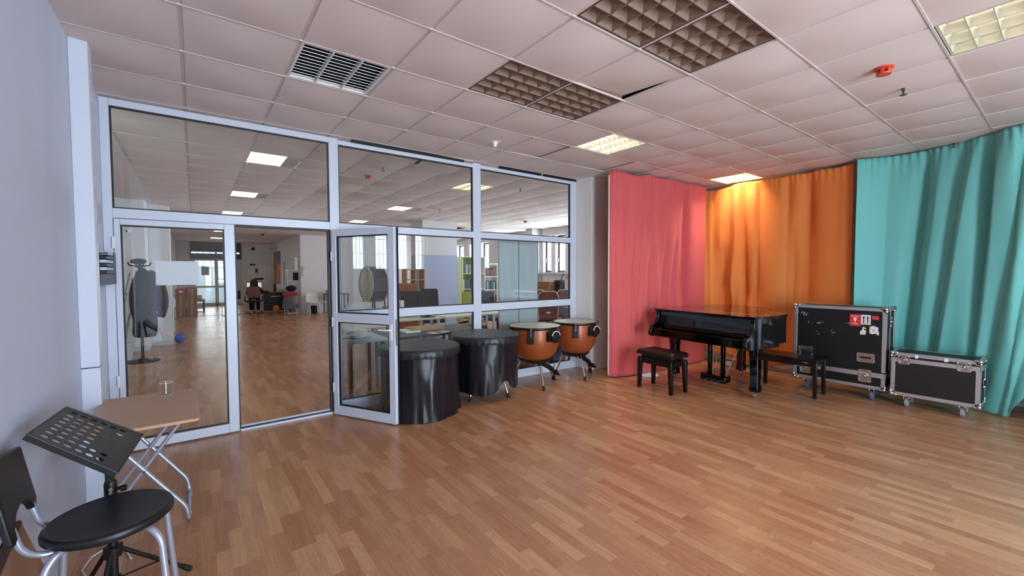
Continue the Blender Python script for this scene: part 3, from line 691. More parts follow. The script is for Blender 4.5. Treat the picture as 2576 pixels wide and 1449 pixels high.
def flight_case(name, label, loc, rz, D, W, Z0, Z1, skin, lidz=None, lid_top=False, wheels='castor_blue'):
    t = thing(name, label, 'flight case', loc, rz); e = .038; th = .004
    bx('panel_box', M[skin], (.004, D-.004, -W/2+.004, W/2-.004, Z0+.004, Z1-.004), t)
    q = MB()
    for x in (0, D):
        sx = 1 if x == 0 else -1
        for y in (-W/2, W/2):
            sy = 1 if y < 0 else -1
            q.box(min(x, x+sx*e), max(x, x+sx*e), min(y, y+sy*th), max(y, y+sy*th), Z0, Z1).box(min(x, x+sx*th), max(x, x+sx*th), min(y, y+sy*e), max(y, y+sy*e), Z0, Z1)
        for z in (Z0, Z1):
            sz = 1 if z == Z0 else -1
            q.box(min(x, x+sx*th), max(x, x+sx*th), -W/2, W/2, min(z, z+sz*e), max(z, z+sz*e)).box(min(x, x+sx*e), max(x, x+sx*e), -W/2, W/2, min(z, z+sz*th), max(z, z+sz*th))
    for y in (-W/2, W/2):
        sy = 1 if y < 0 else -1
        for z in (Z0, Z1):
            sz = 1 if z == Z0 else -1
            q.box(0, D, min(y, y+sy*th), max(y, y+sy*th), min(z, z+sz*e), max(z, z+sz*e)).box(0, D, min(y, y+sy*e), max(y, y+sy*e), min(z, z+sz*th), max(z, z+sz*th))
    q.build('edge_trim', M['alu'], t, bevel=.0015)
    if lidz:
        q = MB(); w = .055 if not lid_top else .045
        q.box(-.003, .006, -W/2, W/2, lidz-w, lidz).box(-.003, D+.003, -W/2-.003, -W/2+.006, lidz-w, lidz).box(-.003, D+.003, W/2-.006, W/2+.003, lidz-w, lidz)
        q.build('lid_band', M['alu'], t, bevel=.001)
        q = MB().box(-.0035, .006, -W/2-.0005, W/2+.0005, lidz+.001, lidz+.012).box(.0, D, -W/2-.0035, -W/2+.006, lidz+.001, lidz+.012)
        q.build('lid_gap', M['gasket'], t, smooth=0)
    for x in (0, D):
        for y in (-W/2, W/2):
            for z in (Z0, Z1):
                sx = 1 if x == 0 else -1; sy = 1 if y < 0 else -1; sz = 1 if z == Z0 else -1
                c = MB().ball((x+sx*.010, y+sy*.010, z+sz*.010), .026, (1, 1, 1), 14, 10)
                for ax in range(3):
                    p = [x+sx*.004, y+sy*.004, z+sz*.004]; r_ = [.004, .004, .004]
                    p = Vector((x, y, z))+Vector((sx*(.035 if ax == 0 else .004), sy*(.035 if ax == 1 else .004), sz*(.035 if ax == 2 else .004)))
                    c.ball(p, .016, ((1.9 if ax == 0 else .9), (1.9 if ax == 1 else .9), (1.9 if ax == 2 else .9)), 10, 8)
                c.build('corner_cap', M['steel_dish'], t)
    for x in (.07, D-.07):
        for y in (-W/2+.13, W/2-.13):
            c = MB().box(x-.035, x+.035, y-.03, y+.03, Z0-.012, Z0+.002).box(x-.02, x+.04, y-.024, y-.019, Z0-.06, Z0-.01).box(x-.02, x+.04, y+.019, y+.024, Z0-.06, Z0-.01).build('castor', M['chrome'], t, bevel=.002)
            rr = min(.05, (Z0-.014)/2+.004); MB().lathe([(.001,-.017),(rr*.8,-.017),(rr,-.012),(rr,.012),(rr*.8,.017),(.001,.017)], 24, M=Matrix.Translation((x+.015, y, rr)) @ Matrix.Rotation(PI/2, 4, 'X')).build('wheel', M[wheels], c)
    return t
fc = flight_case('flight_case', 'large black flight case with aluminium edges and a red fragile sticker', (4.53, -.012, 0), 0, .37, .93, .14, 1.09, 'case_black', lidz=.335)
for y in (.33, -.28): dish(fc, 'butterfly_latch', y, .285, .125, .15)
dish(fc, 'handle_dish', .325, .50, .17, .11, kind='grip'); dish(fc, 'handle_dish', -.285, .50, .17, .11, kind='grip')
dish(fc, 'hinge_latch', -.468, .93, .07, .13, face=.15, side=1)
bx('side_strap', M['alu'], (.145, .16, -.469, -.463, .34, 1.06), fc)
def sheet(name, m, y0, y1, z0, z1, parent=fc, d=.0012): return bx(name, M[m], (-d, .004, y0, y1, z0, z1), parent, smooth=0)
FM = lambda y, z, d=.0016: Matrix.Translation((-d, y, z)) @ Matrix(((0,0,-1,0),(-1,0,0,0),(0,1,0,0),(0,0,0,1)))
s1 = sheet('fragile_sticker', 'fragile_red', -.227, -.125, .865, 1.005)
lettering('FRAGILE', .021, M['sticker_white'], FM(-.176, .982), s1); lettering('FRAGIL', .021, M['sticker_white'], FM(-.176, .893), s1); lettering('- - - - -', .012, M['sticker_white'], FM(-.176, .875), s1)
g = MB().prism([(-.016,.965),(.016,.965),(.016,.945),(.010,.932),(.003,.925),(.003,.909),(.014,.905),(-.014,.905),(-.003,.909),(-.003,.925),(-.010,.932),(-.016,.945)][::-1], 0, .0008, Matrix.Translation((-.0014, -.176, 0)) @ Matrix(((0,0,-1,0),(-1,0,0,0),(0,1,0,0),(0,0,0,1))))
g.build('glass_symbol', M['sticker_white'], s1, smooth=0)
s2 = sheet('this_way_up_sticker', 'sticker_white', -.322, -.231, .888, 1.005, d=.0011)
for y in (-.257, -.295):
    MB().prism([(-.004,.905),(.004,.905),(.004,.965),(.012,.965),(0,.992),(-.012,.965),(-.004,.965)], 0, .0008, Matrix.Translation((-.0013, y, 0)) @ Matrix(((0,0,-1,0),(-1,0,0,0),(0,1,0,0),(0,0,0,1)))).build('arrow', M['ink'], s2, smooth=0)
bx('base_line', M['ink'], (-.002, -.0012, -.312, -.241, .894, .898), s2)
s3 = sheet('small_label', 'sticker_flag', -.395, -.333, .955, .998); bx('label_inset', M['fragile_red'], (-.002, -.001, -.385, -.343, .965, .988), s3)
FP = Matrix.Translation((-.0012, 0, 0)) @ Matrix(((0,0,-1,0),(-1,0,0,0),(0,1,0,0),(0,0,0,1)))
MB().prism([(.225,.77),(.275,.77),(.285,.815),(.262,.83),(.262,.855),(.25,.865),(.245,.825),(.228,.81)], 0, .001, FP).build('torn_sticker', M['sticker_white'], fc, smooth=0)
MB().prism([(.252,.845),(.285,.835),(.282,.852),(.258,.865)], 0, .0014, FP).build('torn_scrap', M['sticker_yellow'], fc, smooth=0)
tp = MB().prism([(.315,.79),(.345,.785),(.375,.795),(.395,.77),(.402,.80),(.392,.83),(.395,.865),(.37,.875),(.345,.885),(.332,.875),(.315,.87),(.312,.83)], 0, .001, FP).build('worn_sticker', M['sticker_white'], fc, smooth=0)
lettering('FC', .022, M['ink'], FM(-.355, .828, .0026), tp)
rs = random.Random(4); sc = MB()
for cy, cz, n in ((.40, 1.0, 4), (.33, .97, 7), (.20, .875, 4), (.155, .87, 2), (.28, .855, 3), (.06, .77, 3), (.22, .74, 2), (-.10, .91, 3)):
    for i in range(n):
        y = cy+rs.uniform(-.03, .03); z = cz+rs.uniform(-.02, .02); l_ = rs.uniform(.004, .018); a = rs.uniform(.3, .9)
        sc.prism([(-l_, -.0015), (l_, -.001), (l_*.8, .002), (-l_*.7, .0018)], 0, .0006, Matrix.Translation((.0034, y, z)) @ Matrix(((0,0,-1,0),(-1,0,0,0),(0,1,0,0),(0,0,0,1))) @ Matrix.Rotation(a, 4, 'Z'))
sc.build('scuffs', M['sticker_white'], fc, smooth=0)
fc2 = flight_case('flight_case', 'low long black flight case with aluminium edges beside the teal curtain', (4.50, -.872, 0), 0, .36, .69, .13, .612, 'case_brown', lidz=.552, lid_top=True, wheels='castor_grey')
for y in (.235, -.225): dish(fc2, 'butterfly_latch', y, .535, .105, .10)
dish(fc2, 'handle_dish', -.348, .37, .10, .10, face=.17, kind='grip', side=1)
for y in (-.30, .22): bx('stacking_tray', M['black'], (.06, .30, y-.02, y+.10, .613, .617), fc2, bevel=.002)
bx('tape_label', M['paper'], (-.0045, -.002, .12, .145, .565, .60), fc2); bx('tape_label', M['paper'], (-.0045, -.002, -.11, -.08, .565, .60), fc2)
fc3 = flight_case('flight_case', 'dark flight case half hidden behind the teal curtain at the right edge', (4.93, -2.02, 0), 0, .45, .95, .10, .75, 'case_black')

# ------------------------------------------------------------------ curtains
def fold_fn(seed, n, L, amp, wmin, wmax, zt):
    rnd = random.Random(seed); F = []
    for i in range(n):
        F.append((rnd.uniform(0, L), rnd.uniform(-.12, .12), rnd.uniform(wmin, wmax), amp*rnd.uniform(.5, 1.2)*rnd.choice((1, 1, -1)), rnd.uniform(0, .25), rnd.uniform(.55, 1.3)))
    ph = rnd.uniform(0, 6)
    def f(s, z):
        q = z/zt; d = 0
        for s0, sl, w, a, lo, hi in F:
            env = max(0, min(1, (q-lo)/.2))*max(0, min(1, (hi-q)/.25)) if hi < 1 else max(0, min(1, (q-lo)/.2))
            x = (s-s0-sl*(1-q))/(w*(1+.8*(1-q))); d += a*math.exp(-abs(x)**1.45)*env
        d *= (1-.8*math.exp(-(zt-z)/.22))*max(.1, min(1, s/.25, (L-.1-s)/.25)); d += .010*mnoise.noise(Vector((s*1.7, z*.8, seed)))
        g = math.exp(-(zt-z)/.09)
        d += .011*math.sin(2*PI*s/.075+ph+2*math.sin(s*5))*g*(.4+.6*abs(math.sin(3*s+ph)))
        return d
    return f
def curtain(name, label, cat, path, zt, zb, m, folds, nu=220, nv=70, bot=None, topf=None, right=None):
    """path: plan polyline; bot(s01)-> hem height; right(q)-> fraction of the length used at height q"""
    pts = [Vector(p) for p in spline(path, 10)]; L = [0]
    for a, b in zip(pts, pts[1:]): L.append(L[-1]+(b-a).length)
    def at(s):
        s = min(max(s, 0), L[-1]-1e-6); i = max(k for k in range(len(L)) if L[k] <= s); i = min(i, len(pts)-2); u = (s-L[i])/(L[i+1]-L[i])
        p = pts[i].lerp(pts[i+1], u); d = (pts[i+1]-pts[i]).normalized(); return p, Vector((-d.y, d.x))
    def fn(u, v):
        lo = bot(u) if bot else zb; hi = topf(u) if topf else zt; z = lo+(hi-lo)*v
        s = u*L[-1]*(right(v) if right else 1); p, n = at(s); d = folds(s, z) if folds else 0
        return (p.x+n.x*d, p.y+n.y*d, z)
    o = MB().grid(fn, nu, nv).build(name, M[m], None, smooth=180, solid=.003)
    return tag(o, label, cat)
TF = [(.33,.28,.10,.05),(.67,.46,.065,.16),(.84,.60,.12,-.06),(1.02,.70,.07,.10),(1.16,.80,.08,-.08),(1.26,1.10,.05,.15),(1.42,1.15,.09,-.07),(1.60,1.20,.07,.11),(1.85,1.4,.09,.09),(2.1,1.5,.1,.1)]
def teal_folds(s, z):
    q = z/2.95; d = 0
    for a, b, w, h in TF:
        c = b+(a-b)*q; ww = w*(.55+.9*(1-q)*q*2+.35*q); x = (s-c)/ww
        d += h*math.exp(-abs(x)**1.3)*(.35+.65*min(1, 1.6*q*(1.25-q)+.25))
    d *= (1-.72*math.exp(-(2.95-z)/.25))*min(1, s/.15+.1)
    d += .014*mnoise.noise(Vector((s*2.2, z*1.3, 3.1)))+.006*mnoise.noise(Vector((s*7, z*4, 1.7)))*math.exp(-z/.8)
    d += .012*math.sin(2*PI*s/.07+2*math.sin(s*5))*math.exp(-(2.95-z)/.10)*(.4+.6*abs(math.sin(3*s)))
    return d
red = curtain('curtain', 'coral pink floor length curtain hanging next to the white pillar', 'curtain',
    [(2.98,2.26),(3.06,2.17),(3.3,2.09),(3.7,2.05),(4.25,2.02),(4.8,2.005),(5.10,1.99)], 2.945, .02, 'red_cloth', fold_fn(11, 20, 2.1, .06, .025, .11, 2.95),
    topf=lambda u: 2.955-.03*math.sin(PI*min(1, max(0, (u-.03)/.3)))-.02*u+.012*math.sin(u*24), bot=lambda u: .012+.006*math.sin(u*13)+.02*max(0, u-.6))
hem = curtain('lining_edge', 'x', 'x', [(2.982,2.276),(2.972,2.268),(2.978,2.252)], 2.90, .03, 'lining', None, nu=6, nv=40)
for k in ('label', 'category'): del hem[k]
hem.parent = red
curtain('curtain', 'bright orange curtain hanging behind the piano under a ceiling light', 'curtain',
    [(5.14,2.14),(5.20,2.10),(5.24,1.9),(5.22,1.5),(5.24,.9),(5.22,.4),(5.19,.03)], 2.93, .1, 'orange_cloth', fold_fn(23, 24, 2.15, .085, .03, .10, 2.93),
    topf=lambda u: 2.88+(.045 if u > .28 else .045*max(0, (u-.2)/.08))+.006*math.sin(u*40), bot=lambda u: .115+.035*math.sin(u*9+.4)+.012*math.sin(u*31))
curtain('curtain', 'teal curtain hanging in soft folds behind the flight cases', 'curtain',
    [(5.08,-.03),(5.17,-.17),(5.27,-.5),(5.16,-.85),(5.05,-1.05),(4.95,-1.22),(4.79,-1.37),(4.80,-1.6),(4.92,-1.9),(5.0,-2.3)], 2.95, .015, 'teal_cloth', teal_folds,
    nu=340, nv=90, topf=lambda u: 2.955, bot=lambda u: .03 if u < .55 else .012, right=lambda v: .60+.40*min(1, (v/.55))**1.0)

# small things on our floor
pl_ = MB().lathe([(.001,0),(.15,0),(.165,.004),(.155,.010),(.001,.008)], 40).build('pale_disc', M['paper_blue'], None, loc=(3.56, 2.02, 0)); tag(pl_, 'pale bluish flat disc lying on the floor under the pink curtain hem', 'disc')  # thin pale disc set where a pale patch lies on the floor
t = thing('cardboard_box', 'small brown carton with white labels under the orange curtain hem', 'box', (5.08, 1.50, 0), .35)
bx('carton', M['cardboard'], (-.09,.09,-.13,.13,0,.13), t, bevel=.003)
bx('shipping_label', M['paper'], (-.0915,-.089,.02,.11,.03,.10), t); bx('shipping_label', M['paper'], (-.06,.06,-.1315,-.129,.03,.10), t)

# ------------------------------------------------------------------ folding table, cup, music stand, chair, board
t = thing('folding_table', 'small folding table with beige top and crossed steel legs by the glass wall', 'table', (-2.03, 1.70, 0))
TZ = .68
tp = MB().prism(fillet([(-.25,-.415,0),(.262,-.415,0),(.262,.415,0),(-.25,.415,0),(-.25,-.415,0)], .02, 4) and [(p.x, p.y) for p in fillet([(0,-.415,0),(.262,-.415,0),(.262,.415,0),(-.25,.415,0),(-.25,-.415,0),(0,-.415,0)], .02, 4)[:-1]], TZ-.018, TZ).build('table_top', M['beech'], t, bevel=.003)
u1 = MB().tube(fillet([(-.19,-.235,TZ-.03),(.185,-.235,.10),(.195,-.235,.012),(.195,.205,.012),(.185,.205,.10),(-.19,.205,TZ-.03)], .035, 5), .0115, 12).build('leg_frame', M['galv'], t)
u2 = MB().tube(fillet([(.19,-.205,TZ-.03),(-.20,-.205,.10),(-.212,-.205,.012),(-.212,.175,.012),(-.20,.175,.10),(.19,.175,TZ-.03)], .035, 5), .0115, 12).build('leg_frame', M['galv'], t)
MB().tube([(-.19,-.26,TZ-.03),(-.19,.24,TZ-.03)], .009, 10).build('cross_bar', M['galv'], t); MB().tube([(.19,-.26,TZ-.03),(.19,.24,TZ-.03)], .009, 10).build('cross_bar', M['galv'], t)
for y in (-.22, .19): MB().tube([(-.003,y-.028,.37),(-.003,y+.028,.37)], .007, 10).build('pivot_bolt', M['chrome'], t)
for y in (-.15, .13): MB().tube([(.196,y,.012),(.196,y+.03,.012)], .0135, 10).build('foot_sleeve', M['castor_grey'], t)

c = MB().lathe([(.001,.001),(.026,.001),(.0275,.004),(.0365,.088),(.0385,.090),(.0385,.093),(.036,.092),(.0265,.006),(.001,.004)], 32, cap=False).build('plastic_cup', M['glass_clear'], None, loc=(-1.945, 1.99, TZ)); tag(c, 'clear plastic cup standing on the beige folding table', 'cup')
MB().tube([(.0378*math.cos(i*PI/16), .0378*math.sin(i*PI/16), .0915) for i in range(33)], .0013, 6).build('cup_rim', M['glass_clear'] if False else M['white_plastic'], c)
MB().lathe([(.022,.0005),(.0265,.0008),(.0265,.0028),(.022,.0022)], 28, cap=False).build('cup_base_ring', M['white_plastic'], c)

t = thing('music_stand', 'black music stand with perforated desk on a tripod, between chair and table', 'music stand', (-2.095, .80, 0))
# desk: a bent perforated plate (u across from near to far, v from the low edge to the high edge)
A = Vector((-2.285,.565,.925))-t.location; B = Vector((-2.262,1.035,.905))-t.location; Cc = Vector((-1.998,1.04,.712))-t.location; D = Vector((-2.045,.585,.702))-t.location
nrm = (Cc-D).cross(A-D).normalized(); nrm = nrm if nrm.z > 0 else -nrm
def P(u, v): return (D*(1-u)+Cc*u)*(1-v)+(A*(1-u)+B*u)*v
# build each cell of a 10x7 lattice as a ring of quads around an elliptical hole
def cell(u0, u1, v0, v1, hole):
    q = MB(); n = 16; cu, cv = (u0+u1)/2, (v0+v1)/2
    def edge(k):
        a = 2*PI*k/n; x, y = math.cos(a), math.sin(a); s = max(abs(x), abs(y)); return (cu+x/s*(u1-u0)/2, cv+y/s*(v1-v0)/2)
    if hole:
        ru, rv = (u1-u0)*.27, (v1-v0)*.37; vs = []
        for off in (0, -.0022):
            for k in range(n): vs.append(P(*edge(k))+nrm*off)
            for k in range(n): a = 2*PI*k/n; vs.append(P(cu+ru*math.cos(a), cv+rv*math.sin(a))+nrm*off)
        fs = []
        for k in range(n):
            k2 = (k+1) % n; fs += [(k, k2, n+k2, n+k), (2*n+k, 3*n+k, 3*n+k2, 2*n+k2), (n+k, n+k2, 3*n+k2, 3*n+k)]
        q.add(vs, fs)
    else:
        vs = [P(u0,v0),P(u1,v0),P(u1,v1),P(u0,v1)]; q.add(vs+[p-nrm*.0022 for p in vs], [(0,1,2,3),(7,6,5,4)])
    return q
dk = MB()
ue = [.0,.05]+[.05+.1125*(i+1) for i in range(8)]+[1.0]; ve = [.0,.07]+[.07+.123*(j+1) for j in range(7)]+[1.0]
for i in range(len(ue)-1):
    for j in range(len(ve)-1):
        inner = 1 <= i <= 8 and 1 <= j <= 7
        ci, cj = i-1, j-1
        hole = inner and (cj >= 3 or (cj == 2 and ci in (0, 1, 7)) or (cj == 1 and ci in (0, 1, 6, 7)))
        q = cell(ue[i], ue[i+1], ve[j], ve[j+1], hole); dk.add(q.v, q.f)
for a, b in ((A, B), (B, Cc), (Cc, D), (D, A)):            # rolled rim
    d = (b-a).normalized(); cen = (A+B+Cc+D)/4
    dk.tube([a, b], .0032, 8); dk.add([a, b, b-nrm*.022, a-nrm*.022], [(0, 1, 2, 3)]); dk.ball(a, .0034, (1, 1, 1), 8, 6)
desk = dk.build('desk', M['desk_black'], t, smooth=30)
for u, v in ((.52,.42),(.6,.46),(.55,.25),(.66,.33)):
    MB().ball(P(u, v), .004, (1, 1, 1), 10, 6).build('rivet', M['desk_black'], desk)
top = Vector((0, 0, .635)); cen = P(.45, .3)-nrm*.004
MB().tube([top, cen-nrm*.03, cen], [.012, .016, .02], 10).box(-.014,.014,-.03,.03,.60,.66).build('tilt_bracket', M['black'], t, bevel=.003)
MB().tube([(0,-.03,.645),(.01,-.062,.65)], .007, 8).lathe([(.001,0),(.014,0),(.014,.016),(.001,.018)], 12, M=Matrix.Translation((.011,-.06,.65)) @ Matrix.Rotation(PI/2, 4, 'X')).build('tilt_knob', M['black'], t)
MB().tube([(0,0,.33),(0,0,.64)], .0105, 12).build('upper_pole', M['black'], t)
hc = MB().lathe([(.016,.50),(.022,.505),(.023,.585),(.019,.60),(.011,.605)], 18, cap=False).build('height_clutch', M['black'], t)
MB().tube([(.02,-.01,.56),(.045,-.02,.565)], .008, 8).lathe([(.001,0),(.013,0),(.013,.02),(.001,.022)], 10, M=Matrix.Translation((.035,-.016,.56)) @ Matrix.Rotation(PI/2, 4, 'Y')).build('height_knob', M['black'], t)
lp = MB().tube([(0,0,.12),(0,0,.51)], .017, 16).build('lower_pole', M['black'], t)
RT = Matrix.Translation((.0029,-.0228,.558)) @ Matrix.Rotation(math.radians(7), 4, 'Z') @ Matrix.Rotation(PI/2, 4, 'X') @ Matrix.Rotation(-PI/2, 4, 'Z')
lettering('tho', .022, M['sticker_white'], RT, hc, depth=.0012)
MB().lathe([(.018,.25),(.032,.255),(.034,.30),(.018,.305)], 16, cap=False).build('tripod_hub', M['black'], t)
MB().lathe([(.018,.125),(.026,.13),(.026,.16),(.018,.165)], 14, cap=False).build('spreader_hub', M['black'], t)
for a in (.42, 2.45, -1.75):
    d = Vector((math.cos(a), math.sin(a), 0)); L_ = .29 if a > 0 and a < 1 else .27
    if a == 2.45: L_ = .2
    e = d*L_+Vector((0, 0, .016)); s = d*.03+Vector((0, 0, .275))
    lg = MB().tube([s, e], .0095, 10).build('leg', M['black'], t)
    MB().tube([e+(s-e)*.10, e, e-(s-e)*.02], [.012, .0135, .013], 10).build('rubber_foot', M['rubber'], lg)
    MB().tube([d*.026+Vector((0, 0, .145)), s+(e-s)*.55], .004, 6).build('strut', M['black'], t)

t = thing('chair', 'round black seated chair with grey tube legs in the left foreground', 'chair', (-2.055, .475, 0))
def seat(u, v):
    a = 2*PI*u; R = .192
    prof = [(.001,.585),(.3,.585),(.6,.586),(.85,.588),(.93,.590),(.98,.586),(1.0,.576),(.995,.564),(.95,.556),(.6,.556),(.001,.556)]
    k = v*(len(prof)-1); i = min(int(k), len(prof)-2); f = k-i
    r = prof[i][0]*(1-f)+prof[i+1][0]*f; z = prof[i][1]*(1-f)+prof[i+1][1]*f
    return (R*r*math.cos(a), R*r*math.sin(a)*1.02, z)
MB().grid(seat, 64, 40).build('seat', M['seat_black'], t, smooth=80)
# backrest: shield-shaped panel parallel to the wall
bp = [(-.15,.655),(-.13,.645),(-.10,.655),(-.085,.70),(-.05,.725),(.0,.735),(.05,.725),(.085,.70),(.10,.672),(.125,.672),(.15,.70),(.145,.905),(.0,.925),(-.15,.915)]
Mb = Matrix.Translation((-.222,-.035,-.022)) @ Matrix.Translation((0,0,.66)) @ Matrix.Rotation(-.16, 4, 'Y') @ Matrix.Translation((0,0,-.66)) @ Matrix(((0,0,1,0),(1,0,0,0),(0,1,0,0),(0,0,0,1)))
MB().prism(bp, -.011, .011, Mb).build('backrest', M['seat_black'], t, bevel=.007, seg=3)
for y in (-.105, .105):
    MB().tube(fillet([(-.05,y*.9,.545),(-.16,y,.540),(-.205,y-.025,.58),(-.226,y-.03,.672)], .05, 6), .0105, 12).build('back_tube', M['galv'], t)
for sx, sy in ((1, 1), (1, -1), (-1, 1), (-1, -1)):
    MB().tube(fillet([(sx*.06,sy*.06,.545),(sx*.125,sy*.125,.545),(sx*.155,sy*.15,.50),(sx*.19,sy*.18,.02)], .04, 6), .0125, 12).build('leg', M['galv'], t)
    MB().tube([(sx*.1895,sy*.1795,.03),(sx*.191,sy*.181,0)], .015, 12).build('rubber_foot', M['rubber'], t)
MB().tube([(.06,.06,.546),(-.06,-.06,.546)], .012, 8).tube([(.06,-.06,.546),(-.06,.06,.546)], .012, 8).build('under_frame', M['galv'], t)

t = thing('leaning_board', 'tan hardboard panel leaning on the wall behind the round chair', 'board', (-2.33, .6, 0))
Mw = Matrix.Rotation(-.03, 4, 'Y') @ Matrix(((0,0,1,0),(1,0,0,0),(0,1,0,0),(0,0,0,1)))
MB().prism([(.09,.545),(.49,.004),(-.9,.004),(-.9,.30)], -.004, .010, Mw).build('panel', M['mdf'], t, bevel=.002)
MB().prism([(.085,.552),(.06,.572),(-.9,.33),(-.9,.29)], -.006, .014, Mw).build('top_batten', M['brown_plastic'], t, bevel=.002)
cb = MB().tube([(-2.20,1.10,.01),(-2.24,1.16,.006),(-2.27,1.25,.006),(-2.25,1.36,.006),(-2.20,1.42,.006),(-2.12,1.36,.006),(-2.08,1.22,.006)], .0045, 8)
tag(cb.build('power_cable', M['cable_cream'], None), 'cream cable curling on the floor under the music stand', 'cable')
t = thing('wall_panel', 'black switch panel with white strips on the left wall beside the glass', 'panel', (-2.36, 2.72, 1.565))
bx('back_box', M['black'], (0,.035,-.185,.225,-.125,.115), t, bevel=.004); bx('side_plate', M['galv'], (.012,.03,-.19,-.18,-.05,.075), t)
MB().box(.035,.08,-.185,.225,-.125,-.045).box(.035,.08,.16,.225,-.045,.125).box(.035,.08,-.185,.16,.10,.118).build('front_cover', M['grey_dark'], t, bevel=.003)
for k, (m, z) in enumerate((('black', .078), ('paper_blue', .050), ('black', .022), ('paper_blue', -.006), ('black', -.032))): bx('switch_strip', M[m], (.035,.072,-.18,.15,z-.011,z+.011), t, bevel=.002)
bx('screw_plate', M['paper_blue'], (.035,.081,-.17,.05,.098,.125), t)
ps = bx('paper_sheet', M['paper_grey'], (-2.04,-1.738,PY+.010,PY+.0155,1.42,1.632)); tag(ps, 'blank pale blue sheet fixed to the glass of the closed door leaf', 'sheet')

# ------------------------------------------------------------------ far room, left side
t = thing('coat_stand', 'black coat stand with two coats, behind the closed glass leaf', 'coat stand', (-2.52, 7.95, 0))
MB().lathe([(.001,0),(.23,0),(.235,.012),(.06,.03),(.03,.06),(.001,.06)], 36).build('base', M['black'], t)
MB().tube([(0,0,.03),(0,0,1.70)], .022, 14).build('pole', M['black'], t)
for k in range(4):
    a = k*PI/2+.4; MB().tube(fillet([(0,0,1.62),(.07*math.cos(a),.07*math.sin(a),1.66),(.14*math.cos(a),.14*math.sin(a),1.66),(.16*math.cos(a),.16*math.sin(a),1.72)], .03, 4), .011, 8).build('hook', M['black'], t)
def coat(name, label, m, loc, prof, sq, seed, sleeves):
    t = thing(name, label, 'coat', loc)
    def fn(u, v):
        k = v*(len(prof)-1); i = min(int(k), len(prof)-2); f = k-i; r = prof[i][0]*(1-f)+prof[i+1][0]*f; z = prof[i][1]*(1-f)+prof[i+1][1]*f; a = 2*PI*u
        d = 1+.10*math.sin(5*a+seed)+.10*mnoise.noise(Vector((3*math.cos(a), 3*math.sin(a), z*5+seed)))
        return (r*d*math.cos(a), r*d*math.sin(a)*sq, z)
    MB().grid(fn, 40, 36).build('coat_body', m, t, smooth=80)
    for pts, rr in sleeves: MB().tube(spline3(pts), rr, 12).build('sleeve', m, t, smooth=80)
def spline3(pts, n=6):
    out = []; k = len(pts)
    for i in range(k-1):
        p0, p1, p2, p3 = (Vector(pts[j]) for j in (max(i-1, 0), i, i+1, min(i+2, k-1)))
        for j in range(n):
            u = j/n; out.append(.5*((2*p1)+(p2-p0)*u+(2*p0-5*p1+4*p2-p3)*u*u+(3*p1-p0-3*p2+p3)*u**3))
    return out+[Vector(pts[-1])]
coat('coat', 'long black coat hanging on the left of the coat stand', M['coat_black'], (-2.475, 7.80, 0), [(.02,1.62),(.09,1.55),(.13,1.40),(.125,1.1),(.15,.8),(.16,.50),(.14,.44),(.03,.46)], .55, 1.0, [([(-.08,.0,1.44),(-.13,-.02,1.2),(-.13,-.03,.95),(-.10,-.03,.78)], .05)])
coat('jacket', 'dark maroon puffy jacket hanging on the right of the coat stand', M['coat_maroon'], (-2.37, 7.90, 0), [(.02,1.58),(.10,1.52),(.13,1.40),(.13,1.15),(.12,.92),(.10,.86),(.02,.88)], .6, 2.0, [([(.09,.0,1.42),(.15,-.02,1.2),(.16,-.03,.98),(.11,-.04,.76)], [.065]*18+[.05])])
hat = MB().ball((-2.53, 7.92, 1.735), .10, (1.1, .9, .5)).build('hat', M['coat_black'], None, smooth=80); tag(hat, 'black cap resting on top of the coat stand', 'hat')

t = thing('potted_plant', 'thin dry plant in a pale pot behind the coat stand', 'plant', (-2.82, 8.30, 0))
MB().lathe([(.001,0),(.13,0),(.165,.27),(.175,.28),(.175,.30),(.155,.30),(.145,.26),(.001,.25)], 28).build('pot', M['pot_white'], t)
rs = random.Random(9); sm = MB(); lv = MB()
for i in range(9):
    a = rs.uniform(0, 6.28); r = rs.uniform(.05, .28); h = rs.uniform(.9, 1.55)
    pts = spline3([(.05*math.cos(a), .05*math.sin(a), .25), (.5*r*math.cos(a+.4), .5*r*math.sin(a+.4), .25+h*.4), (r*math.cos(a), r*math.sin(a)*.6, h)], 8); sm.tube(pts, .006, 6)
    for p in pts[4:]:
        for k in range(3):
            b = rs.uniform(0, 6.28); l_ = rs.uniform(.03, .08); q = p+Vector((l_*math.cos(b), l_*math.sin(b), rs.uniform(-.03, .04))); w = Vector((-math.sin(b), math.cos(b), 0))*.010
            lv.add([p, (p+q)/2+w, q, (p+q)/2-w], [(0, 1, 2, 3)])
sm.build('stems', M['stem'], t); lv.build('leaves', M['leaf_dry'], t, smooth=0)
t = thing('security_camera', 'small white dome camera high in the alcove left of the coat stand', 'camera', (-2.78, 9.2, 2.35))
MB().box(-.06,.06,-.03,.02,-.05,.06).build('mount', M['white_plastic'], t, bevel=.01); MB().ball((0,-.06,-.01), .045).build('lens_dome', M['white_plastic'], t); MB().ball((.0,-.10,-.015), .015).build('lens', M['black'], t)
t = thing('leaflet_rack', 'clear wall rack with green leaflets on the side of the left pillar', 'leaflet rack', (-2.165, 10.15, .25))
bx('rack_panel', M['white_plastic'], (0,.02,-.16,.16,0,.75), t)
for z in (.06, .30, .54): bx('leaflets', M['leaflet_green' if z < .5 else 'paper_blue'], (.02,.05,-.13,.13,z,z+.17), t)
bag = MB().ball((0, 0, .11), .11, (.8, .9, 1.0)).build('plastic_bag', M['blue_bag'], None, smooth=80, loc=(-2.06, 10.02, 0)); tag(bag, 'blue plastic bag on the floor at the foot of the left pillar', 'bag')

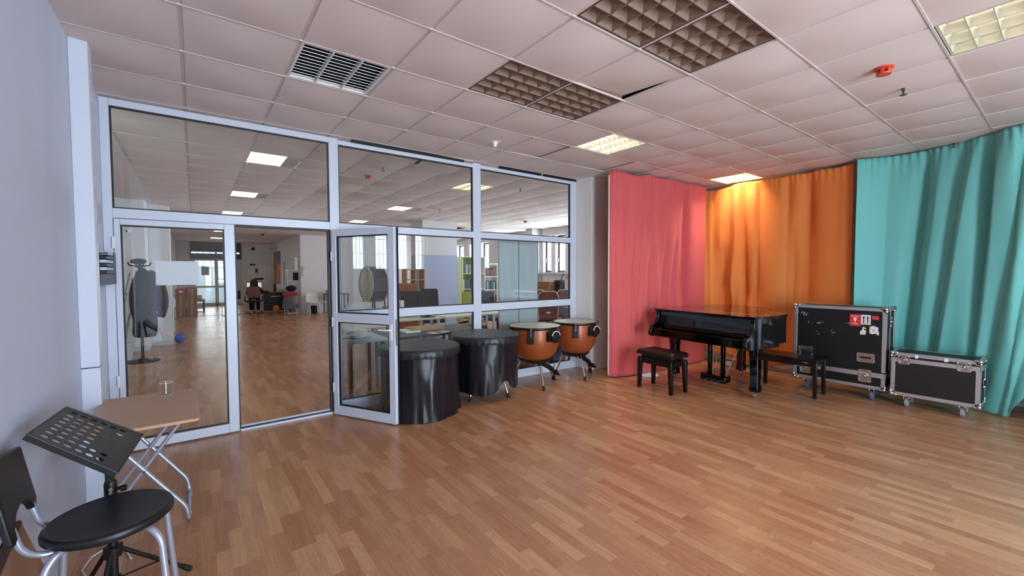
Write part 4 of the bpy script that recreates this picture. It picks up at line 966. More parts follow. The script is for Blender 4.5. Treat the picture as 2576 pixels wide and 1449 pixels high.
WORDS = ['bottom', 'second from the bottom', 'third from the bottom', 'topmost']
for col_, x, n in (('left', -2.18, 3), ('right', -1.86, 4)):
    for k in range(n):
        t = thing('cardboard_box', 'brown carton, %s in the %s stack behind the left pillar' % (WORDS[k] if k < n-1 else 'topmost', col_), 'box', (x, 17.5+.03*k, k*.255), .04*(k-1), 'cartons behind the left pillar')
        bx('carton', M['cardboard'], (-.15,.15,-.2,.2,0,.25), t, bevel=.004); bx('packing_tape', M['pine'], (-.03,.03,-.201,.201,.0,.2515), t)
t = thing('crate', 'red plastic crate on top of the left carton stack', 'crate', (-2.17, 17.5, .765))
MB().box(-.15,.15,-.2,-.19,0,.22).box(-.15,.15,.19,.2,0,.22).box(-.15,-.14,-.19,.19,0,.22).box(.14,.15,-.19,.19,0,.22).box(-.15,.15,-.2,.2,0,.01).build('crate_body', M['red_paint'], t, bevel=.004); bx('crate_label', M['paper'], (-.05,.05,-.203,-.2,.08,.15), t)
t = thing('side_table', 'low reddish wooden table with papers by the far door', 'table', (-1.72, 19.9, 0))
bx('table_top', M['red_wood'], (-.28,.28,-.4,.4,.40,.46), t, bevel=.004); bx('lower_shelf', M['red_wood'], (-.22,.22,-.34,.34,.10,.13), t)
for sx in (-1, 1):
    for sy in (-1, 1): bx('leg', M['red_wood'], (sx*.24-.03,sx*.24+.03,sy*.36-.03,sy*.36+.03,0,.40), t)
t = thing('paper_stack', 'grey stack of papers and leaflets on the low red table', 'papers', (-1.74, 19.9, .46)); rs = random.Random(2)
for k in range(5): MB().box(-.2+rs.uniform(-.03,.03),.2+rs.uniform(-.03,.03),-.3,.28,k*.035,k*.035+.033).build('paper_layer', M['grey_panel' if k % 2 else 'paper'], t)

# office desk, person, chairs, tower
t = thing('office_desk', 'dark office desk where a person sits working in the far room', 'desk', (.72, 17.6, 0))
bx('desk_top', M['brown_plastic'], (-.75,.6,-.4,.4,.72,.76), t, bevel=.004); bx('modesty_panel', M['black'], (-.35,.55,-.33,-.30,.05,.72), t); bx('side_panel', M['black'], (-.70,-.66,-.35,.35,0,.72), t); bx('side_panel', M['black'], (.55,.59,-.35,.35,0,.72), t); bx('drawer_unit', M['black'], (.1,.5,-.28,.3,.05,.7), t); bx('cable_tray', M['alu_dull'], (-.1,.25,-.345,-.335,.60,.63), t)
t = thing('monitor', 'bright computer monitor in front of the seated person', 'monitor', (.12, 17.75, .76))
bx('bezel', M['black'], (-.27,.27,-.02,.02,.09,.42), t, bevel=.004); bx('screen', M['screen_white'], (-.25,.25,-.024,-.019,.11,.40), t); MB().box(-.03,.03,.0,.03,0,.15).box(-.1,.1,-.08,.08,0,.01).build('stand', M['black'], t)
t = thing('letter_tray', 'dark upright letter holder at the back of the office desk', 'letter tray', (.82, 17.85, .76), .2); bx('holder', M['brown_plastic'], (-.05,.05,-.1,.1,0,.33), t)
t = thing('paper_pile', 'heap of white and blue papers at the right end of the office desk', 'papers', (1.02, 17.6, .76)); rs = random.Random(6)
for k in range(7): MB().box(-.15,.12,-.12,.12,0,.012, Matrix.Translation((rs.uniform(-.05,.05), rs.uniform(-.06,.06), .0+k*.014)) @ Matrix.Rotation(rs.uniform(-.4,.4), 4, 'Z')).build('paper_layer', M['paper' if k % 3 else 'paper_blue'], t)
bx('standing_sheet', M['paper'], (-.2,.22,.2,.21,0,.30), t)
def office_chair(x, y, rz, label, ms, mb_, group=None, h=1.0, arms=True):
    t = thing('office_chair', label, 'office chair', (x, y, 0), rz, group)     # faces +y
    MB().box(-.24,.24,-.22,.24,.43,.51).build('seat', M[ms], t, bevel=.03)
    MB().prism([(-.20,.60),(.20,.60),(.23,.80),(.21,h-.03),(.17,h),(-.17,h),(-.21,h-.03),(-.23,.80)], -.035, .03, Matrix.Translation((0,-.25,0)) @ Matrix(((1,0,0,0),(0,0,1,0),(0,1,0,0),(0,0,0,1)))).build('backrest', M[mb_], t, bevel=.02)
    MB().tube(fillet([(0,-.05,.43),(0,-.27,.42),(0,-.30,.55),(0,-.285,.68)], .06, 5), .02, 8).build('back_support', M['black'], t)
    if arms:
        for s in (-1, 1): MB().tube(fillet([(s*.2,0,.45),(s*.29,0,.46),(s*.29,0,.66),(s*.29,.12,.66),(s*.29,-.12,.66)], .04, 4), .02, 8).build('armrest', M['black'], t)
    MB().tube([(0,0,.10),(0,0,.43)], .028, 10).build('gas_lift', M['black'], t)
    for k in range(5):
        a = k*2*PI/5+.3; e = (.27*math.cos(a), .27*math.sin(a), .075); lg = MB().tube([(0,0,.11), e], [.028,.018], 8).build('leg', M['alu_dull'], t)
        MB().lathe([(.001,-.02),(.028,-.02),(.028,.02),(.001,.02)], 12, M=Matrix.Translation((e[0], e[1], .028)) @ Matrix.Rotation(PI/2, 4, 'X')).tube([(e[0], e[1], .03), e], .012, 6).build('castor', M['rubber'], lg)
    return t
oc = office_chair(.02, 16.95, -.1, 'maroon backed office chair on which the person sits', 'maroon_dark', 'maroon_chair', h=1.03)
bx('back_label', M['paper'], (-.06,.06,-.292,-.284,.52,.55), oc)
# person, seen from behind, seated and reaching to the right
t = thing('person', 'person with long dark hair in a dark maroon jumper, seated at the desk', 'person', (.04, 17.0, 0), -.1)
def skinned(name, V, E, R, m, parent, sub=2):
    me = bpy.data.meshes.new(name); me.from_pydata(V, E, []); me.update(); o = bpy.data.objects.new(name, me); COL.objects.link(o); o.parent = parent
    me.materials.append(m); sk = o.modifiers.new('skin', 'SKIN'); 
    if not me.skin_vertices: me.skin_vertices.new()
    for i, r in enumerate(R): me.skin_vertices[0].data[i].radius = (r, r) if not isinstance(r, tuple) else r
    me.skin_vertices[0].data[0].use_root = True; sk.use_smooth_shade = True
    s = o.modifiers.new('sub', 'SUBSURF'); s.levels = s.render_levels = sub
    return o
V = [(0,-.02,.56),(0,.0,.72),(0,.03,.90),(0,.06,1.00),(0,.09,1.06),(0,.11,1.14),(0,.12,1.21),
     (-.17,.06,.95),(-.24,.13,.74),(-.16,.36,.79),(-.10,.45,.80),
     (.17,.06,.95),(.30,.16,.78),(.48,.38,.80),(.54,.46,.80),
     (-.09,.02,.54),(-.12,.40,.53),(-.12,.42,.08),(-.12,.54,.05),(.09,.02,.54),(.12,.40,.53),(.12,.42,.08),(.12,.54,.05)]
E_ = [(0,1),(1,2),(2,3),(3,4),(4,5),(5,6),(2,7),(7,8),(8,9),(9,10),(2,11),(11,12),(12,13),(13,14),(0,15),(15,16),(16,17),(17,18),(0,19),(19,20),(20,21),(21,22)]
Rr = [.12,.12,.11,.055,.05,.085,.08,.055,.045,.035,.03,.055,.045,.035,.03,.075,.06,.045,.035,.075,.06,.045,.035]
skinned('body', V, E_, Rr, M['human_skin'], t)
skinned('jumper', V[:4]+V[7:10]+V[11:14], [(0,1),(1,2),(2,3),(2,4),(4,5),(5,6),(2,7),(7,8),(8,9)], [.155,.15,.14,.07,.075,.06,.05,.075,.06,.05], M['sweater'], t)
skinned('trousers', [V[0]]+V[15:18]+V[19:22], [(0,1),(1,2),(2,3),(0,4),(4,5),(5,6)], [.14,.09,.075,.06,.09,.075,.06], M['trousers'], t)
def hairf(u, v):
    a = 2*PI*u; z = 1.315-.34*v; r = .125*math.sqrt(max(0, 1-((1-v*2.2) ** 2 if v < .4545 else 0)))+(.03*max(0, v-.45)); r *= 1+.04*math.sin(9*a)
    return (r*math.cos(a), .095+r*math.sin(a)*1.0-.03*v, z)
hr = MB().grid(hairf, 36, 22).build('hair', M['hair'], t, smooth=80)
for s in (-1, 1):
    MB().ball((s*.03,.205,1.19), .012).build('eye', M['black'], t)
MB().tube([(0,.20,1.18),(0,.225,1.15)], [.008,.014], 8).build('nose', M['human_skin'], t)

t = thing('visitor_chair', 'dark visitor chair with tubular frame seen past the door stile', 'chair', (-.72, 16.6, 0), 1.3)
MB().box(-.22,.22,-.2,.22,.43,.47).build('seat', M['navy'], t, bevel=.015); MB().box(-.22,.22,-.25,-.21,.58,.90).build('backrest', M['navy'], t, bevel=.015)
for s in (-1, 1): MB().tube(fillet([(s*.24,-.23,.9),(s*.24,-.2,.45),(s*.24,.22,.45),(s*.24,.24,.012),(s*.24,-.24,.012)], .05, 4), .012, 8).build('frame', M['alu_dull'], t)
t = thing('display_tower', 'glass display tower with shelves beside the corridor corner', 'display cabinet', (1.235, 16.1, 0))
bx('base', M['white_plastic'], (-.23,.23,-.2,.2,0,.03), t); bx('top', M['alu_dull'], (-.23,.23,-.2,.2,1.63,1.65), t)
for x in (-.22, .22):
    for y in (-.19, .19): bx('post', M['alu_dull'], (x-.01,x+.01,y-.01,y+.01,.03,1.63), t)
for z in (.45, .85, 1.24): bx('shelf', M['glass_clear'], (-.21,.21,-.18,.18,z,z+.012), t); 
for z in (.45, .85, 1.24): bx('shelf_edge', M['alu_dull'], (-.22,.22,-.195,-.185,z,z+.012), t)
bx('side_glass', M['glass_clear'], (-.221,-.218,-.18,.18,.03,1.63), t); bx('side_glass', M['glass_clear'], (.218,.221,-.18,.18,.03,1.63), t)
pf = bx('picture_frame', M['black_matte'], (1.22,1.40,16.02,16.04,1.252,1.55)); tag(pf, 'dark framed picture standing inside the glass display tower', 'picture')
mr = MB().box(-.08,.08,-.01,.01,0,.48).build('mirror', M['mirror'], None, loc=(1.37, 16.12, 1.65)); tag(mr, 'narrow frameless mirror standing on top of the display tower', 'mirror')
t = thing('coat_rack_chair', 'chair loaded with a grey and red jacket before the display tower', 'chair', (1.05, 15.65, 0), 3.0)
MB().box(-.2,.2,-.2,.2,.42,.46).build('seat', M['grey_dark'], t, bevel=.01)
for sx in (-1, 1):
    for sy in (-1, 1): MB().tube([(sx*.18,sy*.18,.42),(sx*.2,sy*.2,0)], .012, 8).build('leg', M['alu_dull'], t)
MB().box(-.2,.2,.17,.2,.5,.78).build('backrest', M['grey_dark'], t, bevel=.01)
def jk(u, v):
    a = 2*PI*u; z = .86-.62*v; return (.25*math.cos(a)*(.75+.35*v+.06*math.sin(7*a)), .19+.09*math.sin(a)*(1+.5*v), z)
j = MB().grid(jk, 36, 16).build('jacket', M['grey_dark'], None, smooth=80, loc=(1.05, 15.65, 0), rotz=3.0); tag(j, 'grey jacket draped over the chair before the display tower', 'jacket')
bx('red_yoke', M['red_paint'], (-.26,.26,.08,.31,.70,.84), j, bevel=.04)
def blob(u, v):
    a = 2*PI*u; b = PI*v; return (.17*math.cos(a)*math.sin(b)*(1+.12*math.sin(5*a)), .12*math.sin(a)*math.sin(b), .11-.11*math.cos(b))
tag(MB().grid(blob, 28, 14).build('backpack', M['coat_black'], None, smooth=80, loc=(1.06, 15.48, .86)), 'dark grey bag lying on top of the red and grey jacket', 'bag')
tag(MB().ball((0,0,.14), .14, (.9,.9,1)).build('ball_bag', M['orange_cloth'], None, smooth=80, loc=(.78, 17.1, 0)), 'orange round bag on the floor under the office desk', 'bag')

def shell_chair(x, y, rz, label):
    t = thing('plastic_chair', label, 'chair', (x, y, 0), rz)
    def fn(u, v):
        xx = -.22+.44*u; k = abs(u-.5)*2
        if v < .5: return (xx, -.2+.4*(v*2), .43+.03*k*k)
        w = (v-.5)*2; return (xx*(1-.12*w), .2+.10*w-.05*k*k*w, .43+.36*math.sin(w*PI/2)+.03*k*k*(1-w)-.04*k**4*w)
    MB().grid(fn, 16, 24).build('seat_shell', M['white_plastic'], t, smooth=80, solid=.012)
    for sx in (-1, 1):
        for sy in (-1, 1): MB().tube([(sx*.15,sy*.14,.43),(sx*.2,sy*.2,0)], .012, 8).build('leg', M['white_plastic'], t)
shell_chair(1.74, 15.15, .05, 'white plastic shell chair against the wall behind the doorway')
t = thing('waste_bin', 'black waste bin on the floor under the white chair', 'bin', (1.86, 15.62, 0)); MB().lathe([(.001,0),(.10,0),(.135,.28),(.14,.28),(.105,.005),(.001,.004)], 24).build('bin_body', M['black'], t)
t = thing('stool', 'white metal stool right of the waste bin', 'stool', (2.2, 15.45, 0)); MB().lathe([(.001,.42),(.17,.42),(.175,.435),(.17,.45),(.001,.45)], 24).build('seat', M['white_plastic'], t)
for k in range(4):
    a = k*PI/2+.78; MB().tube(fillet([(.12*math.cos(a),.12*math.sin(a),.42),(.16*math.cos(a),.16*math.sin(a),.40),(.2*math.cos(a),.2*math.sin(a),0)], .03, 4), .013, 8).build('leg', M['white_plastic'], t)
t = thing('small_table', 'grey table at the right edge of the doorway view', 'table', (2.52, 15.4, 0)); bx('table_top', M['grey_dark'], (-.35,.5,-.3,.3,.70,.73), t)
for sx in (-.3, .45):
    for sy in (-.25, .25): bx('leg', M['grey_dark'], (sx-.02,sx+.02,sy-.02,sy+.02,0,.70), t)
t = thing('document_pile', 'pile of grey documents on the grey table by the doorway edge', 'papers', (2.45, 15.4, .73)); 
for k in range(6): bx('paper_layer', M['grey_panel' if k % 2 else 'grey_dark'], (-.18+.01*(k % 3),.2,-.2,.2,k*.025,k*.025+.023), t)
t = thing('wall_phone', 'white wall intercom on the corner right of the display tower', 'intercom', (1.56, 15.79, 1.42)); bx('body', M['white_plastic'], (-.045,.045,-.03,.01,0,.36), t, bevel=.006); bx('keypad', M['grey_dark'], (-.02,.02,-.034,-.03,.28,.31), t)
# posters and notices
def poster(y0, y1, z0, z1, top, mid, low, label):
    t = thing('poster', label, 'poster', (1.4504, (y0+y1)/2, z0)); h = z1-z0; w = (y1-y0)/2
    for m, a, b in ((low, 0, .45), (mid, .45, .62), (top, .62, 1)): bx('print', m, (-.008, 0, -w, w, h*a, h*b), t)
    return t
dm('p_orange', rgb(200,130,70), .5, var=.5, vscale=9); dm('p_violet', rgb(90,86,140), .5, var=.3, vscale=7); dm('p_green', rgb(150,130,90), .5, var=.4, vscale=9); dm('p_red', rgb(176,96,80), .5, var=.4, vscale=8)
poster(21.5, 22.35, 1.0, 2.56, M['p_green'], M['p_red'], M['p_orange'], 'orange and green tall poster nearest the far wall corner')
poster(20.35, 21.35, 1.0, 2.56, M['p_violet'], M['p_orange'], M['p_red'], 'violet and orange tall poster nearer to the corridor door')
def notice(x0, x1, z0, z1, label, name='notice', m='paper', inner=None):
    t = thing(name, label, 'notice', ((x0+x1)/2, 22.402, (z0+z1)/2)); w, h = (x1-x0)/2, (z1-z0)/2
    bx('sheet', M[m], (-w,w,-.02,0,-h,h), t)
    if inner: bx('print', M[inner], (-w*.8,w*.6,-.024,-.02,-h*.1,h*.6), t)
notice(.36, .72, 1.80, 2.03, 'grey notice holder high on the far wall', inner='brown_plastic'); notice(.36, .62, 1.45, 1.77, 'white sheet under the grey notice holder')
notice(.78, 1.30, 1.43, 1.90, 'large pale planner sheet on the far wall'); notice(.54, 1.08, 1.07, 1.36, 'wide grey notice just above the person', inner='brown_plastic')
notice(.64, .73, 1.56, 1.76, 'small red safety sign between the sheets on the far wall', 'safety_sign', 'brown_plastic')
t = thing('alarm_bell', 'dark round alarm on the far wall below the ceiling', 'alarm', (.57, 22.402, 2.72)); MB().lathe([(.001,0),(.08,0),(.06,.06),(.001,.07)], 20, M=Matrix.Rotation(PI/2, 4, 'X')).build('dome', M['black'], t)
t = thing('motion_sensor', 'small white sensor in the far corner near the ceiling', 'sensor', (1.36, 22.385, 2.72)); bx('body', M['cream_plastic'], (-.04,.04,-.05,.02,0,.11), t, bevel=.01); bx('lens', M['brown_plastic'], (-.02,.02,-.055,-.05,.02,.06), t)

def carton(name, label, x, y, z, w, d, h, rz, m):
    t = thing(name, label, 'box', (x, y, z), rz); bx('carton', M[m], (-w/2,w/2,-d/2,d/2,0,h), t, bevel=.004); bx('packing_tape', M['pine'], (-.035,.035,-d/2-.001,d/2+.001,h*.3,h+.001), t)
# ------------------------------------------------------------------ far room, right side behind the glass
def back_panel_case(x0, x1, label):
    t = thing('panel_board', label, 'panel', ((x0+x1)/2, 3.42, 0)); w = (x1-x0)/2
    bx('board', M['grey_panel'], (-w,w,-.010,.02,.0,2.0), t, bevel=.003); bx('edge_strip', M['grey_dark'], (w-.006,w+.003,-.013,.02,0,2.0), t)
    bx('foot', M['grey_dark'], (-w+.04,w-.04,.02,.16,0,.03), t, bevel=.003)
    return t
back_panel_case(1.875, 2.240, 'tall grey panel board behind the glass, left of the dark seam')
back_panel_case(2.246, 2.625, 'tall grey panel board behind the glass, right of the dark seam')

tag(bx('storage_box', M['grey_dark'], (2.74,2.99,3.16,3.42,0,.40), bevel=.004), 'dark grey box behind the glass between the two copper timpani', 'box')
t = thing('printed_sheet', 'printed sheet lying on the dark grey box behind the timpani', 'sheet', (2.86, 3.20, .40)); bx('sheet', M['paper'], (-.11,.11,-.03,-.027,0,.17), t)
for k in range(4): bx('print', M['grey_dark'], (-.08,.06-.02*(k % 2),-.031,-.0302,.04+.03*k,.046+.03*k), t)
carton('cardboard_box', 'tan carton on the floor behind the glass and the larger copper timpani', 2.45, 3.27, 0, .42, .2, .5, 0, 'cardboard')

# desks right behind the glass
def desk(name, label, x0, x1, y0, y1, z, top, legm='frame', rz=0, th=.03):
    t = thing(name, label, 'desk', ((x0+x1)/2, (y0+y1)/2, 0), rz); w, d = (x1-x0)/2, (y1-y0)/2
    bx('table_top', M[top], (-w,w,-d,d,z-th,z), t, bevel=.004)
    for sx in (-1, 1):
        for sy in (-1, 1): bx('leg', M[legm], (sx*(w-.05)-.022,sx*(w-.05)+.022,sy*(d-.05)-.022,sy*(d-.05)+.022,0,z-th), t)
    return t
desk('desk', 'dark topped desk right behind the glass and the covered drums', .12, 1.5, 3.20, 3.95, .73, 'grey_dark')
desk('desk', 'pale desk with papers close behind the glass of the open door', -.42, .06, 3.15, 3.75, .75, 'grey_panel', 'pine', th=.04)
t = thing('paper_stack', 'heap of loose white papers on the pale desk behind the open door', 'papers', (-.22, 3.42, .75)); rs = random.Random(8)
for k in range(8): MB().box(-.10,.10,-.13,.13,0,.008, Matrix.Translation((rs.uniform(-.05,.08), rs.uniform(-.1,.1), k*.012)) @ Matrix.Rotation(rs.uniform(-.6,.6), 4, 'Z') @ Matrix.Rotation(rs.uniform(-.08,.08), 4, 'X')).build('paper_layer', M['paper'], t)
tag(bx('envelope', M['pine'], (.55,1.0,3.5,3.86,.73,.765), bevel=.004), 'tan padded parcel lying on the dark desk behind the glass', 'parcel')
tag(bx('envelope', M['paper'], (.42,.62,3.46,3.78,.731,.75)), 'white envelope left of the tan parcel on the dark desk', 'envelope')
t = thing('printed_sheet', 'printed white sheet on the dark desk beside the covered drum', 'sheet', (.80, 3.30, .7305), .2); bx('sheet', M['paper'], (-.14,.14,-.09,.09,0,.003), t); bx('print', M['grey_dark'], (-.05,.06,-.04,.04,.003,.004), t)
tag(MB().box(-.16,.13,-.12,.12,0,.004).build('floor_paper', M['paper_blue'], None, loc=(-.18, 3.42, 0), rotz=.3), 'white paper on the floor under the pale desk', 'sheet')
def reflection_disc(x, y, r, z, label, m='white_plastic'):
    t = thing('reflection_disc', label, 'table', (x, y, 0)); MB().lathe([(.001,z-.03),(r-.01,z-.03),(r,z-.02),(r,z-.005),(r-.01,z),(.001,z)], 40).build('table_top', M[m], t)
    for k in range(4):
        a = k*PI/2+.5; MB().tube([(r*.7*math.cos(a), r*.7*math.sin(a), z-.03), (r*.75*math.cos(a), r*.75*math.sin(a), 0)], .02, 8).build('leg', M['frame'], t)
reflection_disc(.22, 4.65, .42, .76, 'round pale stand-in for a drum reflection farther behind the open glass door')  # solid disc on legs stands in for the covered drum's reflection
desk('desk', 'long white desk under the mid rail in the centre glass', 1.75, 3.1, 4.9, 5.6, .74, 'shelf_white')
desk('desk', 'white desk carrying two black monitors behind the centre glass', .80, 1.70, 4.92, 5.72, .74, 'shelf_white')
def monitor(x, y, z, rz, label):
    t = thing('monitor', label, 'monitor', (x, y, z), rz); bx('casing', M['black'], (-.19,.19,-.02,.02,.12,.46), t, bevel=.008); MB().box(-.03,.03,-.03,.03,.01,.2).box(-.11,.11,-.08,.08,0,.012).build('stand', M['black'], t)
monitor(1.29, 5.36, .74, .25, 'black monitor seen from behind, left one on the white desk')
monitor(1.50, 5.07, .74, -.1, 'smaller black monitor just in front of the left one')
tag(MB().ball((0,0,.11), .16, (1,.8,.7)).build('bag', M['coat_black'], None, smooth=80, loc=(1.55, 5.42, .74)), 'black bag slumped beside the black monitors', 'bag')
office_chair(2.42, 6.75, 3.0, 'wide navy backed office chair behind the centre glass', 'navy', 'navy', h=1.16)
tag(bx('desk_screen', M['green_panel'], (2.76,2.98,6.02,6.05,.72,1.11)), 'olive green desk screen right of the navy chair', 'screen')
desk('desk', 'desk carrying the olive green screen', 2.75, 3.45, 5.75, 6.35, .72, 'shelf_white')
office_chair(3.75, 6.15, .4, 'dark yellow backed chair in front of the white shelving', 'navy', 'brown_plastic', h=1.08, arms=False)
office_chair(3.9, 7.1, .1, 'blue edged dark chair just in front of the white shelving', 'navy', 'navy', h=1.07, arms=False)
tag(bx('storage_box', M['purple'], (1.95,2.7,5.0,5.4,.0,.5)), 'purple box standing under the long white desk', 'box')

def shelf_unit(name, label, x0, x1, y0, y1, zt, shelves, m, back=True):
    t = thing(name, label, 'bookcase', ((x0+x1)/2, (y0+y1)/2, 0)); w, d = (x1-x0)/2, (y1-y0)/2
    bx('side_panel', M[m], (-w,-w+.025,-d,d,0,zt), t); bx('side_panel', M[m], (w-.025,w,-d,d,0,zt), t)
    if back: bx('back_panel', M[m], (-w,w,d-.01,d,0,zt), t)
    for z in list(shelves)+[zt]: bx('shelf', M[m], (-w+.025,w-.025,-d,d-.01,z-.025,z), t)
    return t
ORD = ['first', 'second', 'third', 'fourth', 'fifth', 'sixth', 'seventh', 'eighth', 'ninth', 'tenth', 'eleventh', 'twelfth', 'thirteenth']
CN = ['dark red', 'blue', 'cream', 'charcoal', 'green', 'tan', 'rust red', 'pale blue']
def books(x0, n, z, y, where, group, seed, hs=(.2, .27), w=(.03, .055), pal=None):
    rs = random.Random(seed); x = x0
    for i in range(n):
        wi = rs.uniform(*w); h = rs.uniform(*hs); c = rs.choice(pal or range(8)); d = rs.uniform(.14, .19)
        b = MB().box(0, wi, 0, d, 0, h).build('book', BOOKS[c], None, bevel=.002, loc=(x, y, z)); tag(b, '%s book, %s from the left on %s' % (CN[c], ORD[i], where), 'book', group); x += wi+.003
shelf_unit('bookcase', 'pale green curtained bookcase beside the white column', 4.47, 5.02, 9.25, 9.6, 2.0, (.1, .6, 1.03, 1.5), 'green_pale')
def drape(u, v): return (4.45+.20*u, 9.22+.012*math.sin(u*22), .05+1.93*v)
cu_ = MB().grid(drape, 30, 8).build('curtain', M['green_pale'], None, smooth=180, solid=.004); tag(cu_, 'pale green cloth hanging over the side of the green bookcase', 'curtain')
books(4.68, 5, 1.5, 9.28, 'the top row of the pale green bookcase', 'binders in the pale green bookcase', 3, (.26, .30), (.045, .06), [4, 2, 4, 2, 7])
books(4.68, 5, 1.03, 9.28, 'the middle row of the pale green bookcase', 'binders in the pale green bookcase', 4, (.28, .32), (.045, .06), [2, 7, 4, 2])
rs = random.Random(5)
t = thing('magazine_stack', 'leaning stack of magazines low in the pale green bookcase', 'magazines', (4.85, 9.42, .6))
for k in range(10): MB().box(-.12,.12,-.1,.1,0,.02, Matrix.Translation((rs.uniform(-.02,.02), 0, k*.024)) @ Matrix.Rotation(rs.uniform(-.06,.06), 4, 'Y')).build('magazine', M['paper' if k % 2 else 'grey_panel'], t)
shelf_unit('bookcase', 'narrow cream bookcase standing right behind the mullion', 5.04, 5.42, 9.2, 9.55, 2.0, (.1, .6, 1.03, 1.5), 'shelf_white')
shelf_unit('bookcase', 'white shelving full of books under the dark framed window', 5.50, 6.10, 9.5, 9.8, 1.82, (.1, .55, .98, 1.40, 1.78), 'shelf_white', back=False)
books(5.54, 12, 1.40, 9.53, 'the upper full row of the white shelving', 'books on the white shelving', 11, (.22, .30), (.03, .05), [0, 1, 3, 6, 5, 3, 0])
books(5.54, 12, .98, 9.53, 'the middle full row of the white shelving', 'books on the white shelving', 12, (.24, .30), (.03, .05), [1, 4, 7, 3, 2])
books(5.54, 11, .55, 9.53, 'the lower row of the white shelving', 'books on the white shelving', 13, (.22, .28), (.03, .055), [1, 1, 3, 6, 2])

# right hand group: maroon chairs, boxes, speaker
def cantilever_chair(x, y, rz, label, group=None):
    t = thing('conference_chair', label, 'chair', (x, y, 0), rz)      # faces +y, back to camera
    MB().prism([(-.22,.45),(.22,.45),(.24,.95),(.20,1.06),(.12,1.09),(-.12,1.09),(-.20,1.06),(-.24,.95)], -.025, .025, Matrix.Translation((0,-.24,0)) @ Matrix(((1,0,0,0),(0,0,1,0),(0,1,0,0),(0,0,0,1)))).build('backrest', M['maroon_chair'], t, bevel=.015)
    MB().tube(fillet([(-.23,-.262,.45),(-.25,-.262,.95),(-.20,-.262,1.09),(.20,-.262,1.09),(.25,-.262,.95),(.23,-.262,.45)], .1, 5), .010, 8).build('back_piping', M['shelf_white'], t)
    MB().box(-.23,.23,-.22,.24,.42,.48).build('seat', M['maroon_dark'], t, bevel=.02)
    for s in (-1, 1): MB().tube(fillet([(s*.24,-.22,.65),(s*.27,.18,.65),(s*.27,.20,.015),(s*.27,-.25,.015)], .06, 5), .013, 8).build('frame', M['alu_dull'], t)
    bx('back_handle', M['chrome'], (-.05,.05,-.27,-.262,.60,.64), t)
    return t
cantilever_chair(4.63, 5.55, -.35, 'maroon conference chair with chrome back handle nearest behind the right glass')
cantilever_chair(4.95, 6.35, -.35, 'maroon conference chair half hidden behind the nearest maroon chair')
cantilever_chair(5.64, 5.98, -.45, 'maroon conference chair cut by the right edge of the glass')
desk('desk', 'low pale table between the maroon chairs behind the right glass', 5.35, 6.2, 6.75, 7.35, .74, 'shelf_white')
tag(bx('storage_box', M['grey_dark'], (4.98,5.5,5.05,5.35,.0,.72), bevel=.01), 'dark grey box low behind the right glass pane', 'box')
desk('desk', 'side table along the far window wall carrying cartons and a speaker', 6.75, 7.45, 6.7, 8.75, .74, 'shelf_white')
carton('cardboard_box', 'large brown carton on the side table under the far windows', 7.12, 8.2, .74, .5, .62, .50, 0, 'cardboard')
carton('cardboard_box', 'reddish carton low in front of the side table under the windows', 6.4, 7.9, 0, .5, .6, .62, .1, 'cardboard_red')
t = thing('speaker_cabinet', 'black loudspeaker cabinet standing below the far windows', 'speaker', (7.1, 7.55, .74), .2); bx('cabinet', M['black_matte'], (-.17,.17,-.17,.17,0,.54), t, bevel=.01)
for z in (.14, .38):
    MB().lathe([(.001,0),(.10,0),(.11,.008),(.08,.004),(.03,-.01),(.001,-.01)], 24, M=Matrix.Translation((-.17,0,z)) @ Matrix.Rotation(-PI/2, 4, 'Y')).build('driver', M['black'], t)
t = thing('desk_microphone', 'black gooseneck microphone on top of the loudspeaker cabinet', 'microphone', (7.08, 7.56, 1.28)); MB().lathe([(.001,0),(.06,0),(.05,.02),(.001,.025)], 16).build('base', M['black'], t); MB().tube(spline3([(0,0,.02),(0,-.02,.08),(.0,-.12,.20)]), .014, 8).build('neck', M['black'], t)
tag(bx('storage_box', M['grey_panel'], (6.95,7.3,7.0,7.28,.74,1.31), bevel=.01), 'pale grey box beside the loudspeaker under the windows', 'box')
tag(bx('storage_box', M['pine'], (6.97,7.28,7.02,7.27,1.31,1.46), bevel=.006), 'beige box on top of the pale grey box', 'box')

# things behind the open door glass: bass drum, wooden cabinet, ladder shelf
t = thing('bass_drum', 'large white headed bass drum standing behind the open door glass', 'drum', (1.95, 9.2, .78), .08)  # solid drum placed behind the glass
RX = Matrix.Translation((0, 0, .45)) @ Matrix.Rotation(PI/2, 4, 'Y')
MB().lathe([(.43,-.2),(.44,-.2),(.44,.2),(.43,.2)], 40, M=RX, cap=False).build('shell', M['grey_dark'], t); MB().lathe([(.001,-.205),(.42,-.205),(.435,-.2)], 40, M=RX, cap=False).build('drum_head', M['skin_head'], t); MB().lathe([(.43,-.215),(.455,-.215),(.455,-.19),(.43,-.19)], 40, M=RX, cap=False).build('hoop', M['shelf_white'], t); MB().lathe([(.43,.215),(.455,.215),(.455,.19),(.43,.19)], 40, M=RX, cap=False).build('hoop', M['shelf_white'], t)
for k in range(10):
    a = k*PI/5; MB().tube([RX @ Vector((.46*math.cos(a), .46*math.sin(a), -.21)), RX @ Vector((.46*math.cos(a), .46*math.sin(a), .21))], .009, 6).build('tension_rod', M['chrome'], t)
MB().tube([(-.15,-.3,.1),(-.2,-.35,-.78)], .02, 8).tube([(-.15,.3,.1),(-.2,.35,-.78)], .02, 8).tube([(.15,-.3,.1),(.2,-.35,-.78)], .02, 8).tube([(.15,.3,.1),(.2,.35,-.78)], .02, 8).build('drum_stand', M['black'], t)
